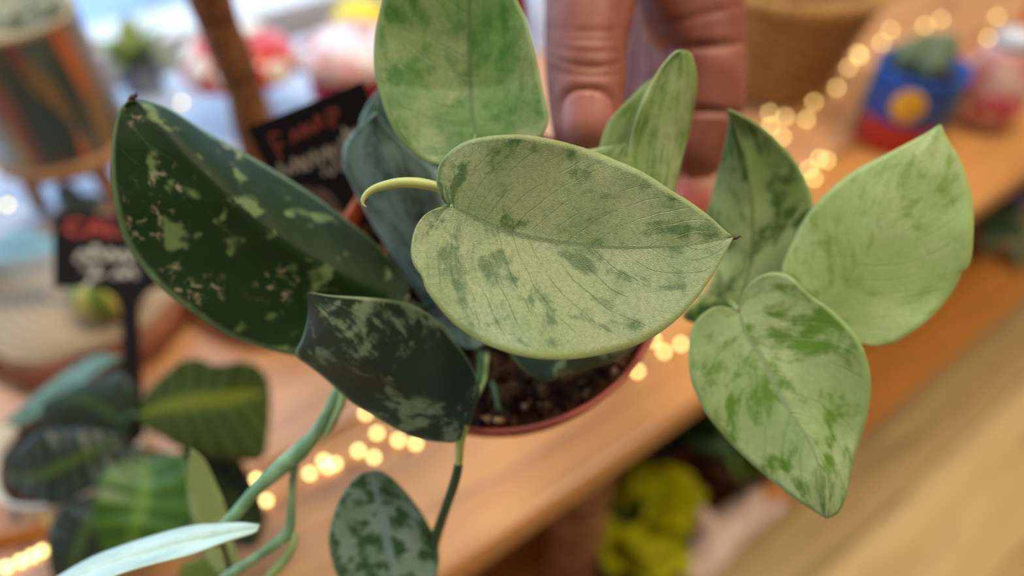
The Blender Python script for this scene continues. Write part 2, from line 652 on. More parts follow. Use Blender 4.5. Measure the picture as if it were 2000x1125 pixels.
def blob_soil(name, c, r, axis, n, mat, parent, size=(0.0012, 0.0035), kind=True):
    """irregular crumbs over a disc, one heap"""
    axis = np.asarray(axis, float) / np.linalg.norm(axis)
    a = np.cross(axis, [0.3, 0.9, 0.1]); a /= np.linalg.norm(a)
    b = np.cross(axis, a)
    c = np.asarray(c, float)
    vs, fs = lathe_geo([(0, -0.004), (r, -0.004), (r, 0.0), (r * 0.8, 0.001), (r * 0.5, 0.0014), (r * 0.25, 0.001), (0, 0.0015)], c, axis, 32)
    vs = list(vs)
    ico = [(0, 0, 1), (0.9, 0, 0.2), (0.25, 0.87, 0.25), (-0.75, 0.5, 0.2), (-0.7, -0.55, 0.1), (0.3, -0.85, 0.15), (0, 0, -1)]
    icf = [(0, 1, 2), (0, 2, 3), (0, 3, 4), (0, 4, 5), (0, 5, 1), (6, 2, 1), (6, 3, 2), (6, 4, 3), (6, 5, 4), (6, 1, 5)]
    for _ in range(n):
        q = r * 0.97 * math.sqrt(random.random())
        t = random.uniform(0, 2 * PI)
        pc = c + a * q * math.cos(t) + b * q * math.sin(t) + axis * random.uniform(0, 0.0025)
        s = random.uniform(*size)
        R = Matrix.Rotation(random.uniform(0, 6.3), 3, Vector((random.random(), random.random(), random.random() + 0.1)).normalized())
        st = np.array([random.uniform(0.6, 1.7), random.uniform(0.6, 1.2), random.uniform(0.5, 1)])
        k0 = len(vs)
        for w in ico:
            vv = R @ Vector(np.array(w) * st * s * random.uniform(0.75, 1.2))
            vs.append(pc + np.array(vv))
        fs += [tuple(k0 + x for x in f) for f in icf]
    o = mesh(name, vs, fs, mat, parent, smooth=False)
    if kind:
        o['kind'] = 'stuff'
    return o


k = NT('potting_soil')
gi = k.n('ShaderNodeNewGeometry').outputs['Random Per Island']
cr = k.n('ShaderNodeValToRGB')
k.put(cr.inputs[0], gi)
els = cr.color_ramp.elements
els[0].position = 0; els[0].color = lin((30, 19, 13))
els[1].position = 1; els[1].color = lin((172, 140, 104))
for p_, c_ in ((0.45, (52, 35, 24)), (0.75, (82, 57, 39)), (0.9, (116, 86, 62))):
    e_ = els.new(p_); e_.color = lin(c_)
k.base(cr.outputs[0], 0.85, 0.2)
M_soil = k.m

# ------------------------------------------------------------------ the held plant
TH = math.radians(25)
PC = P(970, 520, 0.18)
PR = 0.0445
PAX = UP * math.sin(TH) - FW * math.cos(TH)       # pot axis, towards the camera
PH = 0.068
plant = thing('potted_vine', 'silvery green mottled vine in a terracotta plastic pot held above the shelf', 'plant', PC - PAX * PH)
k = NT('terracotta_plastic')
k.base(k.mix(k.smooth(k.noise(k.coord(), 90, 3), 0.3, 0.7), lin((138, 52, 28)), lin((166, 72, 38))), 0.45, 0.5)
M_pot = k.m
lathe('pot', [(0, -PH), (0.0265, -PH), (0.028, -PH + 0.002), (0.038, -0.012), (0.0395, -0.011), (0.0432, -0.0095), (PR, -0.0005), (PR + 0.0001, 0.0004), (PR - 0.0004, 0.0008),
              (PR - 0.0014, 0.0003), (PR - 0.0022, -0.009), (0.0395, -0.012), (0.034, -0.03), (0, -0.03)], PC, M_pot, plant, PAX, 72)
blob_soil('soil', PC - PAX * 0.0068, 0.0418, PAX, 1600, M_soil, plant, (0.0008, 0.0024))

LM1 = leaf_mat('leaf_silver_centre', (72, 106, 50), (148, 164, 114), thr=0.445, soft=0.055, su=10, sv=1.5, iso=150, wiso=0.52, nv=17, vein=0.5, vein_w=0.05, glit=0.6, midrib=(92, 116, 72), mid_w=0.035,
               margin=(160, 176, 108), rough=0.31, seed=1.3, light2=(128, 150, 96), grain=0.2, trans=0.12, spec=0.75)
LM2 = leaf_mat('leaf_upright', (66, 118, 40), (136, 158, 104), thr=0.485, soft=0.09, su=7, sv=2.0, iso=150, wiso=0.5, nv=13, vein=0.3, vein_w=0.04,
               margin=(152, 176, 120), rough=0.42, seed=4.1, light2=(106, 144, 76), grain=0.15, midrib=(86, 112, 66), mid_w=0.04)
LM3 = leaf_mat('leaf_dark_large', (17, 46, 13), (100, 122, 74), thr=0.585, soft=0.04, su=9, sv=3.2, iso=165, wiso=0.72, det=2.8, nv=11, vein=0.0,
               margin=(120, 146, 104), rough=0.5, seed=9.7, grain=0.14, trans=0.05, spec=0.25, spots=(150, 140, 118))
LM4 = leaf_mat('leaf_dark_small', (26, 50, 34), (112, 132, 106), thr=0.535, soft=0.045, su=9, sv=2.6, iso=105, wiso=0.6, nv=11, vein=0.1,
               margin=(118, 140, 98), rough=0.4, seed=3.3, grain=0.1, trans=0.04, spec=0.45)
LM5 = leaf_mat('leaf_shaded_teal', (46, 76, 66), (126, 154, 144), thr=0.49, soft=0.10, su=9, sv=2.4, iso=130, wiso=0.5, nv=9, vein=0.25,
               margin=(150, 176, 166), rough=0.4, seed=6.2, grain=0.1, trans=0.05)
LM6 = leaf_mat('leaf_folded', (84, 124, 40), (164, 180, 124), thr=0.455, soft=0.09, su=3, sv=7, iso=130, wiso=0.45, nv=7, vein=0.25,
               margin=(170, 184, 124), rough=0.42, seed=2.9, light2=(138, 162, 96), grain=0.14, shear=0.6)
LM7 = leaf_mat('leaf_rear', (50, 88, 26), (146, 164, 110), thr=0.48, soft=0.06, su=6, sv=1.6, iso=90, wiso=0.45, nv=9, vein=0.25,
               margin=(168, 186, 122), rough=0.42, seed=7.7, light2=(126, 152, 86), grain=0.1, midrib=(80, 110, 50), mid_w=0.04)
LM8 = leaf_mat('leaf_pale_broad', (128, 160, 70), (180, 200, 138), thr=0.435, soft=0.08, su=16, sv=2.2, iso=150, wiso=0.5, nv=14, vein=0.12,
               margin=(178, 198, 124), rough=0.44, seed=5.5, light2=(164, 190, 118), grain=0.1, trans=0.2)
LM9 = leaf_mat('leaf_pale_front', (90, 130, 38), (168, 190, 136), thr=0.475, soft=0.06, su=9, sv=2.0, iso=95, wiso=0.5, nv=12, vein=0.3,
               margin=(162, 186, 120), rough=0.43, seed=8.1, light2=(144, 172, 112), grain=0.1, midrib=(126, 152, 106), mid_w=0.05)
LM11 = leaf_mat('leaf_bluish_low', (52, 96, 50), (146, 174, 158), thr=0.50, soft=0.04, su=12, sv=2.8, iso=170, wiso=0.6, nv=11, vein=0.2,
                margin=(150, 180, 144), rough=0.36, seed=11.2, grain=0.1, midrib=(140, 170, 166), mid_w=0.12, light2=(128, 158, 136))
LM12 = leaf_mat('leaf_pale_blue', (168, 200, 184), (206, 230, 226), thr=0.45, soft=0.2, su=4, sv=4, iso=90, wiso=0.3, nv=3, vein=0.1,
                margin=(190, 214, 196), rough=0.42, seed=2.1, grain=0.05)
LM13 = leaf_mat('leaf_pale_underside', (140, 160, 96), (168, 184, 122), thr=0.5, soft=0.3, su=4, sv=3, iso=90, wiso=0.4, nv=5, vein=0.08,
                margin=(176, 194, 132), rough=0.55, seed=0.7, grain=0.05, trans=0.25)

# large silvery leaf in focus
Lc = leaf([(884, 403), (934, 428), (1005, 457), (1077, 471), (1126, 477), (1205, 484), (1340, 480), (1432, 464)],
          [(872, 396), (860, 379), (853, 356), (855, 332), (864, 312), (885, 291), (917, 274), (963, 265), (1013, 263), (1057, 268), (1100, 277), (1150, 292), (1200, 312), (1255, 336), (1310, 371), (1350, 396), (1387, 424), (1413, 448)],
          [(866, 405), (846, 410), (825, 424), (811, 446), (804, 472), (803, 500), (810, 521), (823, 538), (828, 549), (831, 564), (853, 595), (885, 631), (934, 666), (988, 687), (1041, 699), (1101, 702), (1158, 696), (1226, 680), (1272, 660), (1320, 626), (1360, 583), (1390, 542), (1411, 505), (1424, 481)],
          [0.1268, 0.1285, 0.1288, 0.1278, 0.1275], [0.001, -0.002, -0.002, -0.001, 0.0], [0.0, -0.006, -0.009, -0.005, 0.0], LM1, plant, nt=84, ns=14, kk=2.2, bend=0.5, ripple=0.0007, pw=1.25)
M_tip = plain('dry_tip', (74, 50, 34), 0.7)
tube('leaf_tip', [P(1430, 464, .1277), P(1438, 465, .1277), P(1444, 462, .1275), P(1448, 463, .1276)], [.0004, .0003, .00018, .00006], M_tip, Lc, 6, 8)
M_notch = plain('brown_notch', (158, 104, 64), 0.7)
tube('brown_nick', [P(824, 541, .1276), P(829, 548, .1275), P(829, 556, .1276)], [.0002, .00035, .0002], M_notch, Lc, 6, 6)

# upright leaf passing out of the top of the picture
leaf([(928, 262), (921, 198), (918, 107), (917, 0), (908, -90), (892, -178)],
     [(924, 284), (905, 312), (880, 323), (856, 322), (828, 314), (799, 291), (774, 263), (757, 229), (744, 190), (734, 153), (730, 114), (732, 71), (741, 22), (753, -20), (778, -72), (826, -132)],
     [(936, 284), (965, 298), (1010, 296), (1040, 284), (1058, 266), (1069, 246), (1071, 226), (1062, 180), (1052, 135), (1041, 85), (1029, 38), (1010, 0), (985, -55), (945, -120)],
     [0.147, 0.149, 0.148, 0.146, 0.144, 0.142], [-0.001, -0.004, -0.004, -0.002], [0, -0.002, -0.001, 0.0], LM2, plant, nt=60, ns=12, bend=0.5)

# big dark leaf
Ld = leaf([(796, 596), (700, 556), (600, 502), (500, 432), (400, 342), (320, 262), (264, 196)],
          [(780, 615), (745, 640), (700, 668), (640, 692), (569, 694), (498, 676), (437, 651), (391, 622), (341, 585), (302, 552), (262, 503), (238, 457), (224, 400), (218, 358), (217, 315), (220, 272), (229, 230), (244, 200)],
          [(798, 575), (796, 550), (768, 517), (739, 484), (698, 446), (658, 416), (620, 388), (576, 359), (508, 318), (455, 288), (402, 259), (359, 231), (320, 209), (286, 199)],
          [0.165, 0.160, 0.155, 0.151, 0.149, 0.149], [0, -0.003, -0.005, -0.004, -0.001], [0, 0.004, 0.009, 0.008, 0.002], LM3, plant, nt=60, ns=12, pw=1.9)
tube('leaf_tip', [P(254, 197, .1485), P(258, 191, .148), P(266, 187, .1475), P(264, 182, .147)], [.0006, .0006, .0004, .0001], M_tip, Ld, 6, 10)

# smaller dark leaf hanging in front of it
leaf([(905, 806), (860, 782), (790, 750), (720, 705), (660, 645), (625, 605), (601, 572)],
     [(906, 832), (899, 858), (884, 864), (863, 863), (821, 857), (782, 842), (728, 810), (686, 784), (640, 742), (604, 713), (577, 692), (590, 664), (601, 628), (604, 600)],
     [(922, 800), (936, 776), (934, 745), (912, 700), (884, 664), (853, 626), (821, 603), (785, 589), (732, 582), (650, 577), (618, 573)],
     [0.147, 0.146, 0.1425, 0.140, 0.1395], [0, 0.002, 0.004, 0.006, 0.002], [0, 0.003, 0.002, -0.001, 0.0], LM4, plant, nt=52, ns=12, pw=1.5)

# shaded leaves behind
leaf([(930, 680), (880, 600), (820, 480), (775, 360), (750, 280), (735, 220)],
     [(905, 678), (878, 663), (849, 625), (820, 574), (799, 545), (767, 499), (739, 456), (711, 408), (689, 364), (674, 332), (669, 306), (673, 282), (689, 258), (716, 236)],
     [(960, 660), (985, 590), (975, 500), (930, 410), (880, 355), (830, 318), (790, 285), (756, 250)],
     [0.172, 0.170, 0.168, 0.165, 0.163], [0, 0.002, 0.001, -0.001], [0, 0.006, 0.006, 0.002], LM5, plant)
leaf([(900, 430), (850, 350), (790, 260), (760, 200), (752, 165)],
     [(860, 430), (790, 380), (730, 310), (702, 250), (716, 208), (738, 176)],
     [(950, 400), (940, 330), (880, 250), (810, 190), (775, 165)],
     [0.182, 0.180, 0.178, 0.176], [0, 0, 0], [0, 0, 0], LM5, plant)
leaf([(1120, 560), (1110, 640), (1090, 700), (1073, 746)],
     [(1060, 560), (995, 610), (985, 660), (1000, 697), (1023, 722), (1048, 738)],
     [(1190, 570), (1250, 620), (1245, 670), (1200, 703), (1155, 717), (1110, 732)],
     [0.158, 0.158, 0.157, 0.156], [0, 0.001, 0.001], [0, 0.006, 0.003], LM4, plant)

# leaves before the fingers
leaf([(1285, 400), (1290, 330), (1305, 240), (1318, 160), (1330, 99)],
     [(1250, 395), (1229, 345), (1227, 305), (1232, 270), (1240, 238), (1251, 209), (1265, 175), (1279, 149), (1299, 121), (1318, 102)],
     [(1310, 390), (1322, 350), (1334, 300), (1347, 250), (1356, 200), (1360, 155), (1354, 118), (1344, 102)],
     [0.151, 0.151, 0.150, 0.149], [0, -0.002, -0.003, -0.001], [0, 0.004, 0.006, 0.002], LM6, plant)
leaf([(1240, 380), (1232, 320), (1240, 250), (1260, 195), (1284, 150)],
     [(1190, 370), (1166, 320), (1172, 284), (1180, 257), (1195, 228), (1223, 199), (1251, 172), (1268, 158)],
     [(1270, 370), (1280, 300), (1285, 240), (1288, 190)],
     [0.157, 0.157, 0.1565, 0.156], [0, 0.0, 0.0], [0, 0.003, 0.0], LM6, plant)
leaf([(1150, 390), (1175, 350), (1200, 312), (1222, 280)],
     [(1100, 370), (1095, 320), (1130, 298), (1160, 291), (1195, 286)],
     [(1205, 400), (1232, 360), (1230, 320), (1226, 296)],
     [0.149, 0.1485, 0.148], [0, 0.001, 0], [0, 0.001, 0], LM6, plant)

# group of leaves reaching out beyond the pot
leaf([(1443, 604), (1462, 520), (1470, 430), (1455, 320), (1422, 214)],
     [(1410, 622), (1365, 632), (1334, 621), (1345, 600), (1368, 577), (1396, 531), (1400, 480), (1378, 440), (1386, 396), (1401, 341), (1415, 288), (1424, 244)],
     [(1480, 600), (1540, 555), (1575, 500), (1590, 440), (1588, 395), (1574, 348), (1549, 308), (1520, 275), (1487, 246), (1448, 225)],
     [0.166, 0.167, 0.166, 0.163, 0.160], [0, -0.001, 0.003, 0.003, 0.001], [0, -0.002, -0.004, -0.002], LM7, plant, nt=52, ns=10)
leaf([(1604, 628), (1660, 545), (1725, 440), (1785, 335), (1836, 244)],
     [(1560, 620), (1530, 570), (1527, 530), (1531, 511), (1545, 477), (1569, 431), (1593, 398), (1634, 359), (1680, 327), (1741, 296), (1798, 266)],
     [(1640, 660), (1691, 673), (1727, 675), (1760, 662), (1798, 637), (1833, 605), (1858, 573), (1874, 544), (1875, 533), (1888, 525), (1897, 502), (1901, 449), (1900, 402), (1888, 348), (1869, 302), (1853, 278)],
     [0.156, 0.154, 0.152, 0.151, 0.151], [0, 0.001, 0.001, 0.001], [0, -0.003, -0.003, 0.001], LM8, plant, nt=64, ns=12, bend=0.6)
leaf([(1443, 612), (1458, 655), (1488, 700), (1513, 757), (1549, 814), (1577, 857), (1599, 910), (1610, 970), (1613, 1012)],
     [(1427, 603), (1400, 599), (1369, 616), (1351, 644), (1345, 680), (1349, 735), (1359, 765), (1379, 807), (1421, 860), (1460, 899), (1506, 938), (1549, 971), (1584, 995)],
     [(1446, 588), (1463, 556), (1491, 537), (1518, 532), (1547, 542), (1578, 572), (1620, 602), (1655, 635), (1680, 668), (1695, 708), (1700, 752), (1694, 807), (1680, 857), (1666, 900), (1653, 965), (1636, 1001)],
     [0.150, 0.148, 0.1455, 0.143, 0.141, 0.142], [0, -0.001, -0.002, 0.001, 0.001], [0, -0.003, -0.002, 0.003, 0.001], LM9, plant, nt=64, ns=12, bend=0.5)

# trailing growth below the pot
leaf([(726, 919), (742, 985), (758, 1060), (775, 1130), (788, 1215)],
     [(700, 928), (671, 962), (653, 1000), (643, 1045), (646, 1082), (660, 1125), (690, 1170), (735, 1200)],
     [(745, 920), (767, 935), (792, 960), (814, 988), (838, 1027), (854, 1062), (858, 1090), (852, 1130), (836, 1170), (812, 1200)],
     [0.1640, 0.165, 0.166, 0.167], [0, 0.002, 0.002], [0, 0.001, 0.002], LM11, plant, kk=1.1)
leaf([(507, 1027), (440, 1040), (370, 1054), (290, 1076), (200, 1104), (110, 1142), (30, 1188)],
     [(473, 1022), (420, 1024), (373, 1028), (302, 1046), (231, 1069), (178, 1090), (124, 1120), (60, 1160)],
     [(498, 1040), (444, 1057), (373, 1083), (302, 1101), (228, 1123), (150, 1155), (80, 1180)],
     [0.150, 0.149, 0.147, 0.146], [0, 0.006, 0.009, 0.004], [0, -0.006, -0.009, -0.003], LM12, plant, kk=1.0)
leaf([(452, 1125), (425, 1055), (398, 970), (373, 876)],
     [(425, 1120), (398, 1075), (380, 1027), (370, 990), (366, 938)],
     [(475, 1115), (460, 1075), (446, 1008), (427, 956), (402, 903)],
     [0.182, 0.182, 0.180, 0.178], [0, 0.001, 0], [0, 0.001, 0], LM13, plant, kk=1.0, nt=24, ns=6)
LM14 = leaf_mat('leaf_low_green', (92, 122, 40), (120, 146, 62), thr=0.5, soft=0.2, su=5, sv=3, iso=80, seed=3.0, grain=0.06)
leaf([(470, 1140), (430, 1118), (390, 1100), (350, 1150)],
     [(450, 1125), (420, 1096), (385, 1092), (352, 1110)],
     [(455, 1160), (420, 1180), (380, 1190)],
     [0.20, 0.20, 0.20], [0], [0], LM14, plant, kk=1.0, nt=20, ns=5)

k = NT('green_stem')
k.base(k.mix(k.smooth(k.noise(k.coord(), 160, 3), 0.35, 0.65), lin((98, 142, 104)), lin((132, 168, 128))), 0.4, 0.5)
M_stem = k.m
M_stem_y = plain('yellow_green_stem', (184, 194, 118), 0.42, 0.1, 150)
M_stem_d = plain('dark_green_stem', (50, 82, 52), 0.42, 0.1, 150)
M_stem_p = plain('pale_petiole', (146, 172, 116), 0.45, 0.1, 150)


def stem(name, pts, w, mat, par=plant, n=12, seg=28):
    """pts: (px, py, depth); w: widths in pixels"""
    p = [P(*q) for q in pts]
    r = [wi * q[2] / F / 2 for wi, q in zip(w if hasattr(w, '__len__') else [w] * len(pts), pts)]
    return tube(name, p, r, mat, par, n, seg)


st = stem('stem', [(700, 690, .166), (680, 725, .164), (661, 762, .162), (622, 839, .161), (586, 881, .161), (551, 911, .161), (505, 952, .161), (462, 1002, .161), (436, 1032, .161), (420, 1060, .162)],
          [18, 18, 20, 26, 35, 34, 27, 25, 28, 26], M_stem)
stem('leaf_sheath', [(672, 765, .161), (664, 795, .1605), (650, 825, .160), (636, 852, .160), (632, 862, .160)], [18, 16, 14, 8, 1], M_stem_p, st)
st2 = stem('stem', [(578, 895, .162), (573, 930, .163), (570, 975, .164), (567, 1025, .165), (556, 1048, .165), (533, 1066, .165), (498, 1091, .166), (450, 1122, .167), (420, 1150, .168)], [16, 15, 15, 19, 24, 20, 18, 22, 20], M_stem)
stem('petiole', [(575, 1040, .1655), (572, 1065, .165), (552, 1098, .166), (524, 1130, .167), (500, 1160, .168)], [12, 18, 20, 20, 18], M_stem_p, st2)
stem('stem', [(940, 690, .172), (934, 750, .160), (918, 800, .152), (908, 835, .149)], [14, 16, 18, 18], M_stem_d)
stem('stem', [(909, 830, .149), (899, 862, .149), (896, 906, .150)], [18, 18, 15], M_stem_y)
stem('stem', [(896, 905, .1502), (889, 938, .152), (872, 988, .157), (855, 1038, .163), (845, 1080, .169), (835, 1130, .174)], [17, 19, 19, 20, 18, 18], M_stem_d)
stem('petiole', [(838, 1120, .1755), (800, 1030, .174), (750, 950, .169), (728, 921, .1645)], 9, M_stem_d)
stem('stem', [(955, 720, .176), (964, 755, .172), (974, 800, .169), (978, 818, .1685)], [15, 15, 15, 12], M_stem_d)
stem('cut_stem', [(965, 819, .167), (973, 822, .166), (985, 820, .167)], [10, 14, 9], plain('cut_stem', (150, 128, 96), 0.8))
stem('rolled_leaf', [(895, 385, .1330), (858, 367, .1325), (820, 358, .132), (781, 357, .1315), (745, 364, .131), (722, 374, .131), (709, 389, .131), (708, 399, .131), (715, 404, .131)],
     [20, 20, 21, 20, 17, 14, 10, 6, 3], M_stem_y)
# petioles joining the leaves to the crown of the plant
for q in ([(884, 403, .1268), (868, 402, .1275), (880, 430, .137), (925, 500, .17)], [(928, 264, .1475), (930, 320, .155), (950, 420, .178), (960, 470, .186)],
          [(796, 596, .1655), (830, 600, .170), (890, 590, .184)], [(905, 806, .1475), (925, 785, .150), (945, 740, .164), (950, 690, .176)],
          [(930, 680, .1725), (950, 650, .180)], [(1120, 560, .1585), (1080, 540, .170), (1020, 530, .186)],
          [(1285, 400, .1515), (1240, 460, .162), (1150, 520, .182)], [(1240, 380, .1575), (1200, 440, .168), (1120, 500, .184)], [(1150, 390, .1495), (1120, 440, .160), (1050, 500, .184)],
          [(1443, 606, .1665), (1420, 590, .168), (1300, 560, .170), (1180, 540, .182)], [(1604, 628, .1562), (1540, 618, .160), (1460, 602, .166), (1400, 590, .169)],
          [(1443, 612, .1505), (1436, 600, .156), (1425, 592, .166)], [(507, 1027, .152), (470, 1026, .157), (440, 1030, .161)], [(452, 1125, .1825), (440, 1080, .175), (428, 1048, .163)],
          [(900, 430, .182), (930, 470, .187)], [(470, 1140, .2), (445, 1135, .18), (430, 1145, .169)]):
    stem('petiole', q, 11, M_stem_p if q[0][0] > 840 else M_stem_d, n=8, seg=14)

# ------------------------------------------------------------------ hand
k = NT('skin')
n1 = k.noise(k.coord(), 120, 4, 0.6)
n2 = k.noise(k.coord(), 900, 3, 0.6)
c = k.mix(k.smooth(n1, 0.3, 0.7), lin((134, 74, 60)), lin((154, 92, 74)))
c = k.mix(k.smooth(n2, 0.45, 0.75, 0, 0.25), c, lin((146, 78, 64)))
k.base(c, 0.48, 0.4)
k.b.inputs['Subsurface Weight'].default_value = 0.25
k.b.inputs['Subsurface Radius'].default_value = (0.006, 0.0025, 0.0015)
k.b.inputs['Subsurface Scale'].default_value = 0.5
k.bump(n2, 0.2, 0.0006)
M_skin = k.m
M_nail = NT('thumb_nail')
M_nail.base(M_nail.mix(0.5, lin((168, 104, 92)), lin((180, 116, 100))), 0.3, 0.5)
M_nail = M_nail.m


def pxr(pts, w):
    return [P(*q) for q in pts], [wi * q[2] / F / 2 for wi, q in zip(w, pts)]


geo_v, geo_f = [], []


def add_tube(pts, w, n=20, seg=40):
    p, r = pxr(pts, w)
    vs, fs = tube_geo(p, r, n, seg)
    k0 = len(geo_v)
    geo_v.extend(vs)
    geo_f.extend([tuple(k0 + x for x in f) for f in fs])


# thumb (nail side to the camera), over the pot's far rim
add_tube([(1150, 292, .176), (1148, 270, .177), (1146, 225, .179), (1144, 165, .180), (1143, 110, .181), (1148, 40, .183), (1158, -40, .187), (1172, -130, .195), (1195, -240, .208), (1225, -360, .222)],
         [100, 132, 146, 156, 160, 174, 190, 206, 232, 250])
# index finger behind the rim, palm side to the camera
add_tube([(1352, 330, .205), (1362, 300, .205), (1380, 215, .204), (1384, 150, .203), (1374, 85, .204), (1350, 10, .207), (1325, -110, .218), (1305, -240, .232)],
         [90, 116, 138, 144, 160, 206, 220, 226])
# the other fingers stand behind it
add_tube([(1310, 330, .232), (1322, 260, .233), (1338, 190, .233), (1348, 100, .231), (1342, 0, .233), (1325, -120, .238), (1308, -240, .243)], [88, 112, 122, 134, 146, 162, 180])
add_tube([(1270, 310, .252), (1282, 240, .253), (1300, 150, .252), (1312, 60, .250), (1312, -40, .250), (1306, -140, .252), (1302, -240, .255)], [80, 102, 112, 122, 132, 146, 160])
add_tube([(1235, 230, .268), (1248, 170, .269), (1264, 90, .268), (1276, 0, .265), (1284, -80, .263), (1288, -160, .264), (1292, -240, .267)], [66, 84, 92, 100, 112, 126, 138])
# palm and wrist
add_tube([(1318, -120, .228), (1300, -220, .234), (1275, -350, .238), (1262, -470, .244), (1262, -600, .255), (1265, -800, .275), (1270, -1010, .30)], [170, 270, 330, 330, 320, 320, 330])
add_tube([(1296, -150, .248), (1290, -240, .252), (1275, -380, .254), (1264, -520, .258), (1264, -700, .270)], [170, 250, 300, 300, 270])
add_tube([(1195, -200, .206), (1230, -260, .215), (1275, -260, .228)], [190, 230, 220])
hm = bpy.data.meshes.new('hand_raw')
hm.from_pydata([tuple(v) for v in geo_v], [], geo_f)
ho = bpy.data.objects.new('hand_raw', hm)
C.objects.link(ho)
m = ho.modifiers.new('r', 'REMESH'); m.mode = 'VOXEL'; m.voxel_size = 0.0011; m.use_smooth_shade = True
m = ho.modifiers.new('s', 'SMOOTH'); m.factor = 0.5; m.iterations = 12
dg = bpy.context.evaluated_depsgraph_get()
dg.update()
me = bpy.data.meshes.new_from_object(ho.evaluated_get(dg))
bpy.data.objects.remove(ho)
me.name = 'person'
nv = len(me.vertices)
co = np.empty(nv * 3); me.vertices.foreach_get('co', co); co = co.reshape(-1, 3)
no = np.empty(nv * 3); me.vertices.foreach_get('normal', no); no = no.reshape(-1, 3)
q = co - CAM
dd = q @ FW
pxs, pys = 1000 + F * (q @ RT) / dd, 562.5 - F * (q @ UP) / dd
facing = np.clip(-(no * (q / np.linalg.norm(q, axis=1)[:, None])).sum(1), 0, 1)
disp = np.zeros(nv)
onthumb = (pxs < 1260) & (dd < 0.197) & (pys > -60)
for yc, curv, w, amp in ((66, 0.0006, 6, .0004), (88, 0.0016, 7, .0008), (100, 0.0022, 5, .0006), (116, 0.0026, 7, .0011), (134, 0.0016, 6, .0006), (48, 0.0006, 6, .0004)):
    y0 = yc + 14 - curv * (pxs - 1158) ** 2 * 1.2
    disp -= onthumb * amp * np.exp(-((pys - y0) / w) ** 2)
disp += onthumb * 0.0007 * np.exp(-((pys - 108) / 22) ** 2)
# bed of the nail: a shallow step with a fold of skin around it
nx, ny = (pxs - 1147) / 57, (pys - 240) / 68
rr_ = (np.abs(nx) ** 3 + np.abs(ny) ** 3) ** (1 / 3)
disp -= onthumb * 0.0007 * np.clip((1.06 - rr_) / 0.14, 0, 1)
disp += onthumb * 0.0003 * np.exp(-((rr_ - 1.2) / 0.12) ** 2)
onidx = (pxs > 1225) & (dd < 0.225) & (pys > -80)
for yc, slope, w, amp in ((90, -0.06, 9, .0016), (216, 0.05, 8, .0013), (30, -0.25, 7, .0005)):
    disp -= onidx * amp * np.exp(-((pys - (yc + slope * (pxs - 1370))) / w) ** 2)
co = co + no * (disp * facing)[:, None]
hb = np.array([CAM[0] + 0.06, 0.42, 0.33])
hb = co.mean(0)
me.vertices.foreach_set('co', (co - hb).ravel())
me.polygons.foreach_set('use_smooth', [True] * len(me.polygons))
me.update()
hand = link('person', me, M_skin, None, hb)
hand['label'] = 'bare right hand gripping the far rim of the held pot, thumb nail showing'
hand['category'] = 'hand'
bv = BVHTree.FromPolygons([tuple(x) for x in co], [tuple(p.vertices) for p in me.polygons])
vs, fs = [], []
nr, na = 8, 40
for a_ in range(nr + 1):
    for b_ in range(na):
        t = 2 * PI * b_ / na
        r_ = a_ / nr
        ct, sn = math.cos(t), math.sin(t)
        sx = math.copysign(abs(ct) ** 0.75, ct) * 51 * r_
        sy = math.copysign(abs(sn) ** 0.75, sn) * 63 * r_
        d_ = P(1147 + sx, 240 + sy, 1) - CAM
        h = bv.ray_cast(Vector(CAM), Vector(d_).normalized())
        hp = np.array(h[0]) if h[0] is not None else P(1147 + sx, 240 + sy, .172)
        nn_ = -d_ / np.linalg.norm(d_)
        vs.append(hp + nn_ * 0.0005 * (1.0 - 0.6 * r_ ** 6))
for a_ in range(nr):
    for b_ in range(na):
        b2 = (b_ + 1) % na
        fs.append((a_ * na + b_, a_ * na + b2, (a_ + 1) * na + b2, (a_ + 1) * na + b_))
nail = mesh('thumb_nail', vs, fs, M_nail, hand)
solid(nail, 0.0004)

# ------------------------------------------------------------------ chalk tags
k = NT('black_tag')
k.base(lin((15, 13, 14)), 0.75, 0.12)
M_tag = k.m
M_red = plain('red_chalk', (150, 54, 48), 0.8, 0.2, 300)
M_redd = plain('shaded_thin_red_chalk', (112, 44, 36), 0.8, 0.2, 300)  # darker red and white for the held tag: shade and thin chalk in the colour
M_chalkd = plain('shaded_thin_white_chalk', (140, 130, 122), 0.8, 0.25, 300)
M_chalk = plain('white_chalk', (168, 164, 158), 0.8, 0.25, 300)


def ribbon(name, polys, org, ax, ay, w, mat, parent, lift):
    """flat handwriting strokes: polylines in tag coordinates (metres)"""
    n = np.cross(ax, ay)
    vs, fs = [], []
    for pl in polys:
        p = catmull(pl, max(6, 5 * len(pl)))
        for i in range(len(p)):
            t = p[min(i + 1, len(p) - 1)] - p[max(i - 1, 0)]
            t = t / (np.linalg.norm(t) + 1e-9)
            nn = np.array([-t[1], t[0]])
            for s in (-1, 1):
                q = p[i] + nn * w * 0.5 * s
                vs.append(org + ax * q[0] + ay * q[1] + n * lift)
        k0 = len(vs) - 2 * len(p)
        for i in range(len(p) - 1):
            fs.append((k0 + 2 * i, k0 + 2 * i + 1, k0 + 2 * i + 3, k0 + 2 * i + 2))
    return solid(mesh(name, vs, fs, mat, parent, smooth=False), 0.0002)


def scribble(x0, x1, y, h, n):
    pts = []
    for i in range(n * 2 + 1):
        x = x0 + (x1 - x0) * i / (n * 2) + random.uniform(-.15, .15) * (x1 - x0) / n
        pts.append((x, y + (h if i % 2 else 0) * random.uniform(0.6, 1.2) + random.uniform(-.1, .1) * h))
    return pts


